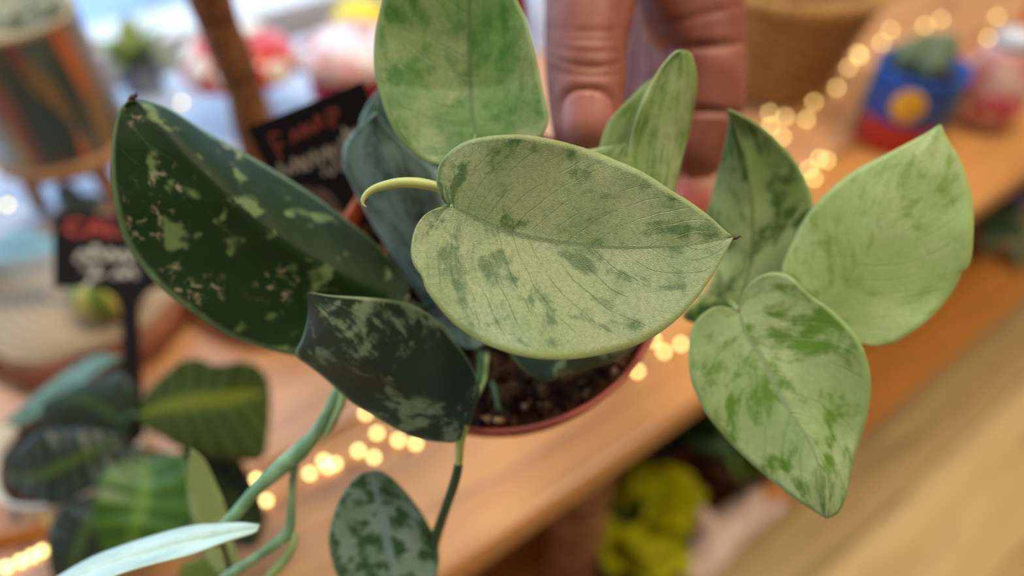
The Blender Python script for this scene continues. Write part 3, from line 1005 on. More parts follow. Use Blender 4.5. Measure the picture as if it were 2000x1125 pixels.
def word(txt, size, org, ax, ay, mat, parent, lift, bold=0.0):
    cu = bpy.data.curves.new('t', 'FONT')
    cu.body = txt
    cu.size = size
    cu.offset = bold
    to = bpy.data.objects.new('t', cu)
    C.objects.link(to)
    dg = bpy.context.evaluated_depsgraph_get()
    dg.update()
    mm = bpy.data.meshes.new_from_object(to.evaluated_get(dg))
    bpy.data.objects.remove(to)
    n = np.cross(ax, ay)
    vs = [org + ax * v.co.x + ay * v.co.y + n * lift for v in mm.vertices]
    fs = [tuple(p.vertices) for p in mm.polygons]
    o = mesh('lettering', vs, fs, mat, parent, smooth=False)
    return solid(o, 0.0002)


def tag_plate(parent, org, ax, ay, w, h, foot, stem_w):
    """plate with rounded foot running into a flat stem; org is the plate's lower middle"""
    n = np.cross(ax, ay)
    out = [(-w / 2, h), (w / 2, h), (w / 2, 0), (stem_w * 2.2, 0)]
    for t in np.linspace(0, PI / 2, 7):
        out.append((stem_w / 2 + stem_w * 1.7 * (1 - math.sin(t)), -stem_w * 1.7 * (1 - math.cos(t))))
    out += [(stem_w / 2, -foot), (0, -foot - 0.004), (-stem_w / 2, -foot)]
    for t in np.linspace(PI / 2, 0, 7):
        out.append((-stem_w / 2 - stem_w * 1.7 * (1 - math.sin(t)), -stem_w * 1.7 * (1 - math.cos(t))))
    out += [(-stem_w * 2.2, 0), (-w / 2, 0)]
    vs = [org + ax * x + ay * y for x, y in out]
    o = mesh('tag_plate', vs, [tuple(range(len(vs)))], M_tag, parent, smooth=False)
    solid(o, 0.0014)
    return o


# tag in the calathea pot
A, B = P(252, 558, .325), P(263, 850, .300)
ay = A - B; flen = np.linalg.norm(ay); ay /= flen
toc = CAM - A
ax = np.cross(ay, toc); ax /= np.linalg.norm(ax)
tg = thing('plant_tag', 'upright black chalk tag with red capitals stuck in the striped-leaf plant', 'sign', B)
tw = 0.060
th_ = 0.0385
tag_plate(tg, A, ax, ay, tw, th_, flen, 0.0075)
word('CALATHEA', 0.0125, A + ax * -0.026 + ay * 0.0265, ax, ay, M_red, tg, 0.0009, 0.0004)
ribbon('lettering', [scribble(-.021, .006, .013, .007, 5), scribble(.010, .022, .013, .007, 3), [(-.019, .009), (-.013, .010), (-.016, .002), (-.018, -.0005)], [(-.016, .004), (-.010, .006)], scribble(-.007, .003, .004, .006, 2)],
       A, ax, ay, 0.0019, M_chalk, tg, 0.0009)

# tag in the held pot
A, B = P(622, 345, .214), P(660, 420, .200)
T1 = P(526, 342, .213); T2 = P(722, 318, .213)
ax = T2 - T1; ax /= np.linalg.norm(ax)
ax = P(720, 170, .212) - P(520, 252, .214); ax /= np.linalg.norm(ax)
toc = CAM - A; toc /= np.linalg.norm(toc)
ay = np.cross(toc, ax); ay /= np.linalg.norm(ay)
A = P(655, 335, .212)
tg2 = thing('plant_tag', 'tilted black chalk tag with red and white handwriting beside the held vine', 'sign', P(690, 430, .207))
tag_plate(tg2, A, ax, ay, 0.038, 0.0215, 0.016, 0.006)
ribbon('lettering', [[(-.0105, .0165), (-.0135, .017), (-.0135, .0125), (-.0135, .0092)], [(-.0135, .0132), (-.0108, .0135)], scribble(-.008, .003, .0128, .0042, 4), [(.0055, .012), (.0055, .017), (.0085, .0165), (.006, .0142)]], A, ax, ay, 0.0009, M_redd, tg2, 0.0009)
ribbon('lettering', [scribble(-.016, .004, .0035, .005, 9), scribble(.005, .0145, .0055, .005, 5), scribble(-.004, .006, -.0005, .004, 3)], A, ax, ay, 0.0006, M_chalkd, tg2, 0.0009)

# ------------------------------------------------------------------ calathea on the shelf
def cal_mat(name, dark, mid, stripe, seed, mw=0.16, nv=9):
    k = NT(name)
    uv = k.sep(k.coord('UV'))
    s = k.math('MULTIPLY_ADD', uv[1], 2.0, -1.0)
    a = k.math('ABSOLUTE', s)
    wob = k.noise(k.coord(), 40 + seed, 2)
    t = k.math('ADD', uv[0], k.math('MULTIPLY', k.math('SUBTRACT', wob, 0.5), 0.05))
    fr = k.math('ABSOLUTE', k.math('SUBTRACT', k.math('FRACT', k.math('MULTIPLY', t, nv)), 0.5))
    c = k.mix(k.smooth(fr, 0.1, 0.4), lin(dark), lin(mid))
    c = k.mix(k.smooth(a, mw * 0.4, mw * 1.6, 0.9, 0), c, lin(stripe))
    k.base(c, 0.4, 0.5)
    k.bump(fr, 0.5, 0.002)
    tr = k.n('ShaderNodeBsdfTranslucent'); k.put(tr.inputs[0], c)
    mx = k.n('ShaderNodeMixShader'); mx.inputs[0].default_value = 0.15
    k.t.links.new(k.b.outputs[0], mx.inputs[1]); k.t.links.new(tr.outputs[0], mx.inputs[2]); k.t.links.new(mx.outputs[0], k.out.inputs[0])
    return k.m


CM1 = cal_mat('striped_leaf_light', (56, 76, 26), (76, 100, 38), (128, 144, 34), 1)
CM2 = cal_mat('striped_leaf_dark', (18, 32, 22), (36, 56, 38), (66, 96, 36), 2, 0.13)
CM3 = cal_mat('striped_leaf_bright', (50, 88, 12), (66, 106, 18), (98, 130, 36), 3, 0.14, 6)
CM4 = cal_mat('striped_leaf_deep', (24, 38, 20), (40, 60, 30), (60, 92, 36), 4, 0.1)
cc = G(262, 860, 0.0)
crel = cc
cal = thing('calathea_plant', 'dark striped-leaf houseplant in a pale pot with a black tag', 'plant', G(215, 960, 0))
cpc = wloc(cal)
lathe('pot', [(0, 0), (0.026, 0), (0.028, 0.001), (0.034, 0.044), (0.0355, 0.044), (0.0355, 0.050), (0.0335, 0.050), (0.032, 0.040), (0, 0.040)], cpc, plain('cream_pot', (206, 200, 190), 0.4), cal)
blob_soil('soil', cpc + ZU * 0.043, 0.0318, ZU, 180, M_soil, cal, (0.001, 0.003))
leaf([(268, 810), (330, 790), (400, 778), (470, 770), (527, 766)], [(285, 770), (306, 745), (352, 706), (385, 700), (422, 713), (470, 706), (500, 714), (522, 738)],
     [(275, 830), (315, 853), (359, 878), (410, 894), (460, 899), (512, 897), (524, 850), (528, 800)], [0.292, 0.288, 0.285, 0.290], [0, -0.004, 0], [0, 0.004, 0.002], CM1, cal, nt=30, ns=7, kk=1.1)
leaf([(238, 858), (180, 880), (120, 912), (60, 935), (6, 922)], [(228, 850), (180, 838), (120, 838), (76, 842), (40, 870), (10, 900)],
     [(232, 890), (205, 935), (160, 965), (110, 988), (60, 972), (20, 950)], [0.285, 0.278, 0.275, 0.282], [0, 0.004, 0.0], [0, -0.003, 0.002], CM2, cal, nt=30, ns=7, kk=1.1)
leaf([(255, 845), (215, 810), (165, 780), (90, 782)], [(262, 820), (266, 770), (240, 728), (200, 734), (150, 752), (110, 772)],
     [(230, 850), (170, 850), (110, 850), (85, 830), (80, 800)], [0.297, 0.298, 0.300], [0, 0.004, 0], [0, 0.004, 0], CM4, cal, nt=30, ns=7, kk=1.1)
leaf([(285, 895), (285, 950), (270, 1010), (245, 1090)], [(250, 900), (210, 912), (188, 960), (182, 1020), (200, 1075)], [(330, 888), (362, 893), (380, 950), (378, 1020), (330, 1060)],
     [0.285, 0.276, 0.270, 0.270], [0, -0.004, 0], [0, 0.0, 0], CM3, cal, nt=30, ns=7, kk=1.1)
leaf([(205, 965), (175, 1020), (150, 1080), (125, 1150)], [(160, 972), (112, 998), (94, 1050), (96, 1100), (110, 1140)], [(225, 1000), (228, 1060), (200, 1120), (160, 1150)],
     [0.280, 0.272, 0.270, 0.272], [0, 0.003, 0], [0, -0.001, 0], CM2, cal, nt=30, ns=7, kk=1.1)
leaf([(245, 700), (190, 715), (100, 765), (2, 830)], [(200, 692), (150, 712), (80, 762), (30, 805)], [(220, 708), (170, 742), (110, 790), (50, 828)],
     [0.315, 0.314, 0.312], [0, 0.012, 0], [0, -0.006, 0], leaf_mat('leaf_teal_edge', (60, 96, 60), (122, 160, 148), thr=0.5, soft=0.2, seed=4), cal, nt=24, ns=5, kk=1.0)
leaf([(340, 890), (420, 930), (470, 990), (500, 1070)], [(380, 870), (450, 880), (495, 940), (520, 1010)], [(350, 940), (400, 1010), (450, 1060)],
     [0.305, 0.304, 0.302], [0, 0.003, 0], [0, 0.003, 0], CM4, cal, nt=24, ns=6, kk=1.0)
crown = cpc + ZU * 0.042
for q in ((268, 810, .293), (238, 858, .286), (255, 845, .298), (285, 895, .286), (205, 965, .281), (245, 700, .316), (340, 890, .306)):
    p_ = P(*q)
    tube('petiole', [crown + (p_ - crown) * 0.1 * np.array([1, 1, 0]), crown * 0.5 + p_ * 0.5 + ZU * 0.004, p_], [0.0014, 0.0012, 0.0012], M_stem_d, cal, 8, 10)

# ------------------------------------------------------------------ tin can on a wooden stand
stc = G(128, 262, 0.058); stc[2] = 0
M_stand = plain('stand_wood', (176, 128, 84), 0.5, 0.15, 40)
stand = thing('plant_stand', 'small round wooden plant stand under the printed tin can', 'stand', stc)
lathe('stand_top', [(0, 0.048), (0.048, 0.048), (0.050, 0.050), (0.050, 0.056), (0.048, 0.058), (0, 0.058)], stc, M_stand, stand)
for a_ in (200, 320, 80):
    t = math.radians(a_)
    d_ = np.array([math.cos(t), math.sin(t), 0])
    tube('leg', [stc + d_ * 0.041 + ZU * 0.002, stc + d_ * 0.038 + ZU * 0.03, stc + d_ * 0.035 + ZU * 0.052], [0.0055, 0.006, 0.0065], M_stand, stand, 10, 8)
k = NT('printed_tin')
ob = k.sep(k.coord())
ang = k.math('ARCTAN2', ob[1], ob[0])
v_ = k.comb(k.math('MULTIPLY', ang, 4.2), k.math('MULTIPLY', ob[2], 15.0), 0)
vo = k.n('ShaderNodeTexVoronoi'); vo.inputs['Scale'].default_value = 1.0; k.put(vo.inputs[0], v_)
hs = k.sep(vo.outputs['Color'])
cr = k.n('ShaderNodeValToRGB'); k.put(cr.inputs[0], hs[0]); cr.color_ramp.interpolation = 'CONSTANT'
el = cr.color_ramp.elements
el[0].position = 0; el[0].color = lin((22, 58, 58)); el[1].position = 0.85; el[1].color = lin((136, 64, 68))
for p_, c_ in ((0.18, (128, 100, 62)), (0.34, (70, 100, 100)), (0.5, (196, 96, 42)), (0.64, (40, 66, 66)), (0.76, (168, 140, 92))):
    e_ = el.new(p_); e_.color = lin(c_)
nz = k.noise(v_, 3.0, 3)
k.base(k.mix(k.smooth(nz, 0.4, 0.65, 0, 0.3), cr.outputs[0], lin((96, 84, 62))), 0.35, 0.5)
k.b.inputs['Coat Weight'].default_value = 0.8
k.b.inputs['Coat Roughness'].default_value = 0.25
M_tin = k.m
canb = stc + ZU * 0.0582
can = thing('tin_can_planter', 'printed collage tin can planter with pale rosettes on a wooden stand', 'planter', canb)
lathe('can_body', [(0, 0), (0.0425, 0), (0.0435, 0.0015), (0.0435, 0.003), (0.0425, 0.0045), (0.0425, 0.085)], canb, M_tin, can, n=56)
lathe('can_rim', [(0.0425, 0.085), (0.0438, 0.0862), (0.0438, 0.0885), (0.0425, 0.0895), (0.041, 0.0885), (0.041, 0.075), (0, 0.075)], canb, plain('tin_rim', (190, 176, 140), 0.35), can, n=56)
M_ros = leaf_mat('rosette_leaf', (150, 166, 146), (206, 212, 192), thr=0.45, soft=0.2, seed=1.1, rough=0.5)
for (rx_, ry_) in ((-0.016, 0.008), (0.014, -0.014), (0.012, 0.02), (-0.012, -0.02), (0.028, 0.004)):
    rb = canb + np.array([rx_, ry_, 0.083])
    for j in range(9):
        t = j * 2.4
        el_ = 0.3 + 0.9 * (j / 9)
        gleaf(rb, [math.cos(t) * math.cos(el_), math.sin(t) * math.cos(el_), math.sin(el_)], ZU, 0.02, 0.011, -0.1, M_ros, can, n=6, ns=2, cup=0.4, thick=0.0018)

# ------------------------------------------------------------------ branch-like cane in an orange pot
oc = G(570, 500, 0)
opc = np.array([oc[0] + 0.006, oc[1] - 0.016, 0])
M_or = plain('orange_terracotta', (198, 104, 36), 0.5, 0.1, 50)
M_sauc = M_or
cane = thing('cane_plant', 'bare brown cane trunk in a low orange pot and saucer', 'plant', opc)
lathe('saucer', [(0, 0.0), (0.060, 0.0), (0.067, 0.004), (0.071, 0.014), (0.068, 0.014), (0.063, 0.005), (0, 0.004)], opc, M_sauc, cane)
lathe('pot', [(0, 0.005), (0.036, 0.005), (0.046, 0.045), (0.050, 0.046), (0.051, 0.058), (0.047, 0.058), (0.044, 0.048), (0, 0.048)], opc, M_or, cane)
blob_soil('soil', opc + ZU * 0.051, 0.0445, ZU, 220, M_soil, cane, (0.0015, 0.004))
k = NT('cane_bark')
ob = k.coord()
z_ = k.sep(ob)[2]
rings = k.math('ABSOLUTE', k.math('SUBTRACT', k.math('FRACT', k.math('ADD', k.math('MULTIPLY', z_, 30.0), k.math('MULTIPLY', k.noise(ob, 30, 2), 0.6))), 0.5))
nb = k.noise(ob, 130, 4, 0.6, 0.5)
c = k.mix(k.smooth(nb, 0.35, 0.65), lin((104, 68, 42)), lin((146, 102, 66)))
c = k.mix(k.smooth(rings, 0.0, 0.14, 0.8, 0), c, lin((58, 38, 26)))
k.base(c, 0.6, 0.4)
k.bump(nb, 0.4, 0.002)
M_cane = k.m
cz = np.linspace(0.05, 0.27, 12)
tube('trunk', [np.array([oc[0] + 0.0015 * math.sin(z * 60), oc[1] + 0.001 * math.cos(z * 45), z]) for z in cz],
     [0.0095 + 0.0028 * (i / 11) + (0.0009 if i % 2 else 0) for i in range(12)], M_cane, cane, 18, 50)
top = np.array([oc[0], oc[1], 0.268])
M_canel = leaf_mat('cane_leaf', (58, 92, 36), (92, 126, 56), thr=0.5, soft=0.2, seed=2)
for j in range(7):
    t = j * 0.9 + 0.4
    gleaf(top, [math.cos(t), math.sin(t), 0.9], ZU, 0.11, 0.018, 0.45, M_canel, cane, n=8, ns=2)

# ------------------------------------------------------------------ toadstools by the window
M_redcap = plain('red_cap', (206, 48, 34), 0.25, 0.06, 40, 0.6)
M_white = plain('cream_white', (232, 220, 206), 0.4, 0.05, 40)
M_glarecap = plain('white_glare_cap', (232, 212, 212), 0.28, 0.05, 40, 0.6)  # white glare over a red cap, painted as the cap colour
M_crim = plain('crimson', (170, 18, 54), 0.4, 0.06, 40)
M_yel = plain('yellow_cap', (240, 214, 30), 0.35, 0.06, 40)


def toadstool(label, c, r, h, cap, stalk, spot, nspot=11, seed=1, dome=0.75):
    rnd = random.Random(seed)
    t = thing('toadstool', label, 'ornament', c, 'toadstool ornaments by the window')
    c = np.asarray(c, float)
    prof = [(0, 0.0), (r * 0.34, 0.0), (r * 0.3, h * 0.3), (r * 0.22, h * 0.8), (r * 0.22, h * 1.05), (0, h * 1.05)]
    lathe('stalk', prof, c, stalk, t, n=24)
    pc = [(0, h * 0.92), (r * 0.6, h * 0.9), (r * 0.97, h * 0.86)]
    for a_ in np.linspace(0, PI / 2, 10):
        pc.append((r * math.cos(a_) if a_ < PI / 2 - 1e-6 else 0, h * 0.9 + r * dome * math.sin(a_)))
    lathe('cap', pc, c, cap, t, n=40)
    for j in range(nspot):
        th_ = j * 2.39996
        el_ = math.radians(8 + 72 * ((j * 0.618) % 1))
        n_ = np.array([math.cos(th_) * math.cos(el_), math.sin(th_) * math.cos(el_), math.sin(el_) / dome])
        n_ /= np.linalg.norm(n_)
        pos = c + np.array([r * math.cos(el_) * math.cos(th_), r * math.cos(el_) * math.sin(th_), h * 0.9 + r * dome * math.sin(el_)])
        a1 = np.cross(n_, [0.2, 0.1, 1]); a1 /= np.linalg.norm(a1)
        ball('spot', pos, r * rnd.uniform(0.18, 0.27), spot, t, r * rnd.uniform(0.17, 0.24), r * 0.04, 6, (a1, np.cross(n_, a1), n_))
    return t


c1 = G(470, 122, 0.05); c1[2] = 0
toadstool('red toadstool ornament with cream spots behind the cane trunk', c1, 0.050, 0.052, M_redcap, M_white, M_white, 13, 1, 0.62)
c2 = G(690, 104, 0.06); c2[2] = 0
toadstool('toadstool ornament with a crimson stalk, its cap coloured white as glare', c2, 0.046, 0.064, M_glarecap, M_crim, plain('faded_pink', (214, 160, 156), 0.5), 9, 2, 0.5)
lathe('skirt', [(0, 0.012), (0.036, 0.012), (0.042, 0.03), (0.040, 0.050), (0, 0.052)], c2, M_crim, bpy.data.objects['toadstool.001'], n=30)
c3 = S(0.22, 0.55); c3 = G(700, 10, 0.06); c3[2] = 0
toadstool('plain yellow toadstool ornament close to the window glass', c3, 0.028, 0.05, M_yel, M_white, M_yel, 5, 3, 0.7)

# small leafy plant by the glass
wp = G(262, 115, 0.03); wp[2] = 0
sp = thing('window_plant', 'small yellow-green leafy plant by the window glass', 'plant', wp)
lathe('pot', [(0, 0), (0.017, 0), (0.022, 0.034), (0.020, 0.034), (0.018, 0.028), (0, 0.028)], wp, plain('slate_pot', (96, 104, 124), 0.5), sp)
M_wpl = leaf_mat('window_leaf', (112, 134, 56), (178, 188, 96), thr=0.5, soft=0.2, seed=8, trans=0.35)
for j in range(9):
    t = j * 2.4
    e_ = 0.35 + 0.09 * j
    gleaf(wp + ZU * 0.028, [math.cos(t) * math.cos(e_), math.sin(t) * math.cos(e_), math.sin(e_)], ZU, 0.045 + 0.002 * j, 0.022, 0.25, M_wpl, sp, n=7, ns=2)

# ------------------------------------------------------------------ things on the left of the shelf
lg = G(160, 555, 0.022); lg[2] = 0
k = NT('log_slice_top')
s_ = k.sep(k.coord())
rad = k.math('SQRT', k.math('ADD', k.math('MULTIPLY', s_[0], s_[0]), k.math('MULTIPLY', s_[1], s_[1])))
rg = k.math('FRACT', k.math('ADD', k.math('MULTIPLY', rad, 160.0), k.math('MULTIPLY', k.noise(k.coord(), 30, 3), 0.8)))
k.base(k.mix(k.smooth(rg, 0.1, 0.9), lin((196, 176, 148)), lin((170, 146, 116))), 0.6, 0.3)
logs = thing('log_slice', 'round pale log slice lying behind the black chalk tag', 'wood slice', lg)
lathe('sawn_face', [(0, 0.0), (0.0655, 0.0), (0.0655, 0.024), (0, 0.024)], lg, k.m, logs, n=48)
vs, fs = lathe_geo([(0.0655, 0.0), (0.069, 0.001), (0.0705, 0.012), (0.0685, 0.0235), (0.0655, 0.0242)], lg, ZU, 48)
vs = [v_ + (v_ - lg) * np.array([1, 1, 0]) * 0.03 * math.sin(7 * math.atan2(v_[1] - lg[1], v_[0] - lg[0])) for v_ in vs]
mesh('bark', vs, fs, M_bark, logs)
gp = G(222, 585, 0.03); gp[2] = 0.0242
gg = thing('striped_gourd', 'small yellow-green striped gourd resting on the log slice', 'gourd', gp)
k = NT('gourd_skin')
s_ = k.sep(k.coord())
an = k.math('SINE', k.math('MULTIPLY', k.math('ARCTAN2', s_[1], s_[0]), 6.0))
k.base(k.mix(k.smooth(an, -0.3, 0.6), lin((98, 124, 44)), lin((190, 186, 92))), 0.4, 0.5)
lathe('gourd_body', [(0, 0), (0.012, 0.0015), (0.019, 0.008), (0.021, 0.016), (0.018, 0.025), (0.010, 0.031), (0, 0.0325)], gp, k.m, gg, n=30)
tube('gourd_stalk', [gp + ZU * 0.031, gp + ZU * 0.036 + RT * 0.002, gp + ZU * 0.040 + RT * 0.005], [0.002, 0.0016, 0.0014], M_stem_d, gg, 8, 6)

bc = G(182, 448, 0.0)
bcac = thing('blue_cactus', 'small bluish grey two-lobed cactus in a sand pot near the stand legs', 'cactus', bc)
M_bc = plain('blue_cactus_skin', (92, 120, 128), 0.55, 0.12, 80)
lathe('pot', [(0, 0), (0.013, 0), (0.017, 0.02), (0.0155, 0.02), (0.014, 0.016), (0, 0.016)], bc, plain('sand_pot', (204, 176, 138), 0.6), bcac)
ball('lobe', bc + np.array([-0.004, 0, 0.028]), 0.0085, M_bc, bcac, 0.0085, 0.014, 10)
ball('lobe', bc + np.array([0.008, 0.001, 0.023]), 0.006, M_bc, bcac, 0.006, 0.009, 10)

bl = G(-75, 590, 0)
bp = thing('broad_leaf_plant', 'houseplant with broad leaves coloured pale blue as sky reflection at the picture edge', 'plant', bl)
lathe('pot', [(0, 0), (0.02, 0), (0.026, 0.04), (0.0245, 0.04), (0.022, 0.034), (0, 0.034)], bl, plain('grey_pot', (150, 146, 146), 0.5), bp)
M_bl = leaf_mat('leaf_sky_sheen_blue', (96, 140, 150), (142, 186, 200), thr=0.45, soft=0.25, seed=5, rough=0.25, grain=0.03)  # sky reflection put into the base colour, blue here and white below
M_bw = leaf_mat('leaf_sky_sheen_white', (190, 200, 224), (214, 222, 240), thr=0.45, soft=0.25, seed=6, rough=0.3, grain=0.03)
leaf([(-60, 500), (0, 490), (60, 478), (112, 480)], [(-40, 475), (0, 462), (50, 446), (95, 462)], [(-40, 520), (0, 514), (50, 505), (95, 496)], [0.40, 0.40, 0.40], [0.006], [-0.004], M_bl, bp, nt=20, ns=5, kk=1)
leaf([(-70, 470), (-10, 445), (35, 425), (62, 400)], [(-50, 440), (0, 415), (35, 398)], [(-40, 478), (5, 458), (50, 432)], [0.42, 0.42, 0.42], [0.006], [-0.004], M_bw, bp, nt=20, ns=5, kk=1)
for q in ((-60, 500, .40), (-70, 470, .42)):
    p_ = P(*q)
    tube('petiole', [bl + ZU * 0.034, bl * 0.4 + p_ * 0.6 + ZU * 0.01, p_], 0.0015, M_stem_d, bp, 8, 10)

# ------------------------------------------------------------------ right of the shelf: basket, pots, jars
bk = G(1492, 150, 0)
k = NT('wicker')
nb = k.noise(k.coord(), 160, 3)
k.base(k.mix(k.smooth(nb, 0.3, 0.7), lin((150, 104, 52)), lin((196, 148, 84))), 0.55, 0.4)
M_wick = k.m
basket = thing('wicker_basket', 'round woven wicker basket with a thick rim beside the hand', 'basket', bk)
lathe('basket_base', [(0, 0.0), (0.054, 0.0), (0.056, 0.004), (0, 0.004)], bk, M_wick, basket)
NSTK = 28
rows = 15
for r_ in range(rows):
    z = 0.006 + r_ * 0.0058
    rad = 0.056 + 0.022 * (z / 0.095)
    pts = []
    for j in range(NSTK * 4 + 1):
        t = 2 * PI * j / (NSTK * 4)
        rr = rad + 0.0022 * math.sin(t * NSTK / 2 * 1.0 + (r_ % 2) * PI)
        pts.append(bk + np.array([rr * math.cos(t), rr * math.sin(t), z]))
    vs, fs = tube_geo(pts, 0.0031, 6, NSTK * 4 + 1, cap=False)
    mesh('weave_strand', vs, fs, M_wick, basket)
for j in range(NSTK):
    t = 2 * PI * (j + 0.5) / NSTK
    d_ = np.array([math.cos(t), math.sin(t), 0])
    tube('stake', [bk + d_ * 0.056 + ZU * 0.002, bk + d_ * 0.078 + ZU * 0.096], 0.0022, M_wick, basket, 6, 4)
for kk_ in range(3):
    pts = []
    for j in range(97):
        t = 2 * PI * j / 96
        rr = 0.0795 + 0.0035 * math.cos(t * 18 + kk_ * 2.1)
        pts.append(bk + np.array([rr * math.cos(t), rr * math.sin(t), 0.098 + 0.0035 * math.sin(t * 18 + kk_ * 2.1)]))
    vs, fs = tube_geo(pts, 0.0038, 8, 150, cap=False)
    mesh('rim_strand', vs, fs, M_wick, basket)

# painted pot: blue over red, with a yellow disc
pc = G(1743, 268, 0)
M_blue = plain('blue_paint', (22, 78, 168), 0.4, 0.08, 40)
M_redp = plain('red_paint', (186, 52, 36), 0.45, 0.08, 40)
M_teal = plain('teal_paint', (58, 122, 122), 0.45, 0.08, 40)
M_sun = plain('yellow_paint', (236, 176, 44), 0.4, 0.1, 80)
pp = thing('painted_pot', 'blue and red painted pot with a yellow sun and a cactus', 'flower pot', pc)
pr = 0.034
lathe('red_band', [(0, 0), (pr - 0.001, 0), (pr, 0.001), (pr, 0.028)], pc, M_redp, pp)
lathe('blue_band', [(pr, 0.028), (pr + 0.0004, 0.0285), (pr + 0.0012, 0.066), (pr + 0.001, 0.068), (pr - 0.002, 0.068), (pr - 0.0025, 0.056), (0, 0.056)], pc, M_blue, pp)
fd = np.array([CAM[0] - pc[0], CAM[1] - pc[1], 0]); fa = math.atan2(fd[1], fd[0])


def on_wall(c, r, a0, z0, rx, rz, n=20, squ=1.0):
    vs = [c + np.array([(r) * math.cos(a0), (r) * math.sin(a0), z0])]
    fs = []
    for ring in range(1, 5):
        for j in range(n):
            t = 2 * PI * j / n
            ct, sn = math.cos(t), math.sin(t)
            x = math.copysign(abs(ct) ** squ, ct) * rx * ring / 4
            z = math.copysign(abs(sn) ** squ, sn) * rz * ring / 4
            a_ = a0 + x / r
            vs.append(c + np.array([r * math.cos(a_), r * math.sin(a_), z0 + z]))
    for j in range(n):
        fs.append((0, 1 + j, 1 + (j + 1) % n))
    for ring in range(3):
        for j in range(n):
            a_, b_ = 1 + ring * n + j, 1 + ring * n + (j + 1) % n
            fs.append((a_, b_, b_ + n, a_ + n))
    return vs, fs


vs, fs = on_wall(pc, pr + 0.0012, fa + 0.03, 0.047, 0.0125, 0.0135)
solid(mesh('sun_disc', vs, fs, M_sun, pp), 0.0012)
for s_ in (-1, 1):
    vs, fs = on_wall(pc, pr + 0.001, fa + s_ * 1.25, 0.034, 0.006, 0.031, 20, 0.35)
    solid(mesh('side_stripe', vs, fs, M_teal, pp), 0.0008)
blob_soil('soil', pc + ZU * 0.058, 0.0305, ZU, 120, M_soil, pp, (0.0015, 0.003))
M_cac = plain('grey_cactus', (116, 132, 104), 0.7, 0.25, 160, 0.2, 0.6)
for dx, dy, rx, rz in ((-0.014, 0.004, 0.011, 0.016), (0.012, 0.006, 0.012, 0.018), (0.0, -0.008, 0.011, 0.014), (0.002, 0.016, 0.010, 0.015)):
    cb = pc + np.array([dx, dy, 0.062 + rz * 0.6])
    vs, fs = lathe_geo([(math.sin(PI * i / 14), -math.cos(PI * i / 14)) for i in range(15)], (0, 0, 0), ZU, 36)
    vs = [cb + np.array([v_[0] * rx, v_[1] * rx, v_[2] * rz]) * (1 + 0.07 * math.cos(12 * math.atan2(v_[1], v_[0]))) for v_ in vs]
    mesh('cactus_lobe', vs, fs, M_cac, pp)

# floral jars
k = NT('milky_pink_glass')
k.base(k.mix(k.smooth(k.noise(k.coord(), 55, 3), 0.38, 0.62), lin((226, 186, 172)), lin((198, 120, 112))), 0.2, 0.6)
M_jar = k.m
M_pink = plain('magenta_petal', (206, 40, 84), 0.4, 0.1, 90)
M_lid = plain('silver_lid', (206, 206, 212), 0.25, 0.05, 40)


def jar(label, c, r, h, seed):
    rnd = random.Random(seed)
    t = thing('floral_jar', label, 'jar', c, 'floral jars on the shelf')
    prof = [(0, 0), (r * 0.55, 0), (r * 0.85, h * 0.12), (r, h * 0.36), (r * 0.92, h * 0.6), (r * 0.66, h * 0.8), (r * 0.5, h * 0.86), (0, h * 0.86)]
    lathe('jar_body', prof, c, M_jar, t, n=32)
    lathe('lid', [(r * 0.5, h * 0.86), (r * 0.56, h * 0.87), (r * 0.52, h * 0.95), (r * 0.3, h), (0, h)], c, M_lid, t, n=28)
    for j in range(12):
        th_ = j * 2.39996
        f = 0.18 + 0.55 * ((j * 0.618) % 1)
        rr = np.interp(f, [0.12, 0.36, 0.6, 0.8], [0.85, 1.0, 0.92, 0.66]) * r
        n_ = np.array([math.cos(th_), math.sin(th_), 0.0])
        pos = np.asarray(c) + n_ * rr + ZU * h * f
        a1 = np.array([-n_[1], n_[0], 0])
        fl = ball('flower', pos, r * rnd.uniform(0.22, 0.34), M_pink, t, r * rnd.uniform(0.2, 0.32), r * 0.05, 6, (a1, ZU, n_))
        ball('flower_eye', pos + n_ * r * 0.05, r * 0.08, M_white, fl, r * 0.08, r * 0.02, 4, (a1, ZU, n_))
    return t


jar('pink flowered egg-shaped jar standing next to the painted pot', G(1905, 232, 0), 0.031, 0.082, 5)
jar('small pink flowered jar with a silver lid below the fingers', G(1345, 400, 0), 0.019, 0.062, 6)

# orange frame with a grey upright at the picture corner
fc = G(2010, 118, 0)
of = thing('orange_box', 'orange upright box with a pale grey band at the corner', 'box', fc)
obox('box_body', fc + ZU * 0.06, (EA, EB, ZU), (0.024, 0.02, 0.06), plain('orange_card', (226, 128, 66), 0.5), of, 0.001)
obox('grey_band', fc + ZU * 0.06 - EB * 0.0203, (EA, EB, ZU), (0.006, 0.0008, 0.0595), plain('grey_card', (184, 182, 184), 0.5), of)

# crimson vase and white candle behind the upright leaf
vc = G(985, 112, 0)
vt = thing('crimson_vase', 'dark crimson vase between the upright leaf and the thumb', 'vase', vc)
lathe('vase_body', [(0, 0), (0.022, 0), (0.027, 0.01), (0.029, 0.045), (0.022, 0.075), (0.016, 0.085), (0.018, 0.092), (0.0155, 0.092), (0.013, 0.084), (0, 0.07)], vc, plain('dark_crimson', (118, 22, 34), 0.35), vt)
lathe('vase_foot', [(0, 0.0), (0.024, 0.0), (0.0245, 0.003), (0.022, 0.004)], vc, plain('crimson_foot', (90, 18, 28), 0.4), vt)
cd = G(1062, 95, 0)
ct_ = thing('white_candle', 'slim white candle standing beside the dark crimson vase', 'candle', cd)
lathe('candle_body', [(0, 0), (0.0052, 0), (0.0054, 0.002), (0.005, 0.085), (0.004, 0.088), (0, 0.087)], cd, plain('wax', (238, 226, 212), 0.4), ct_, n=20)
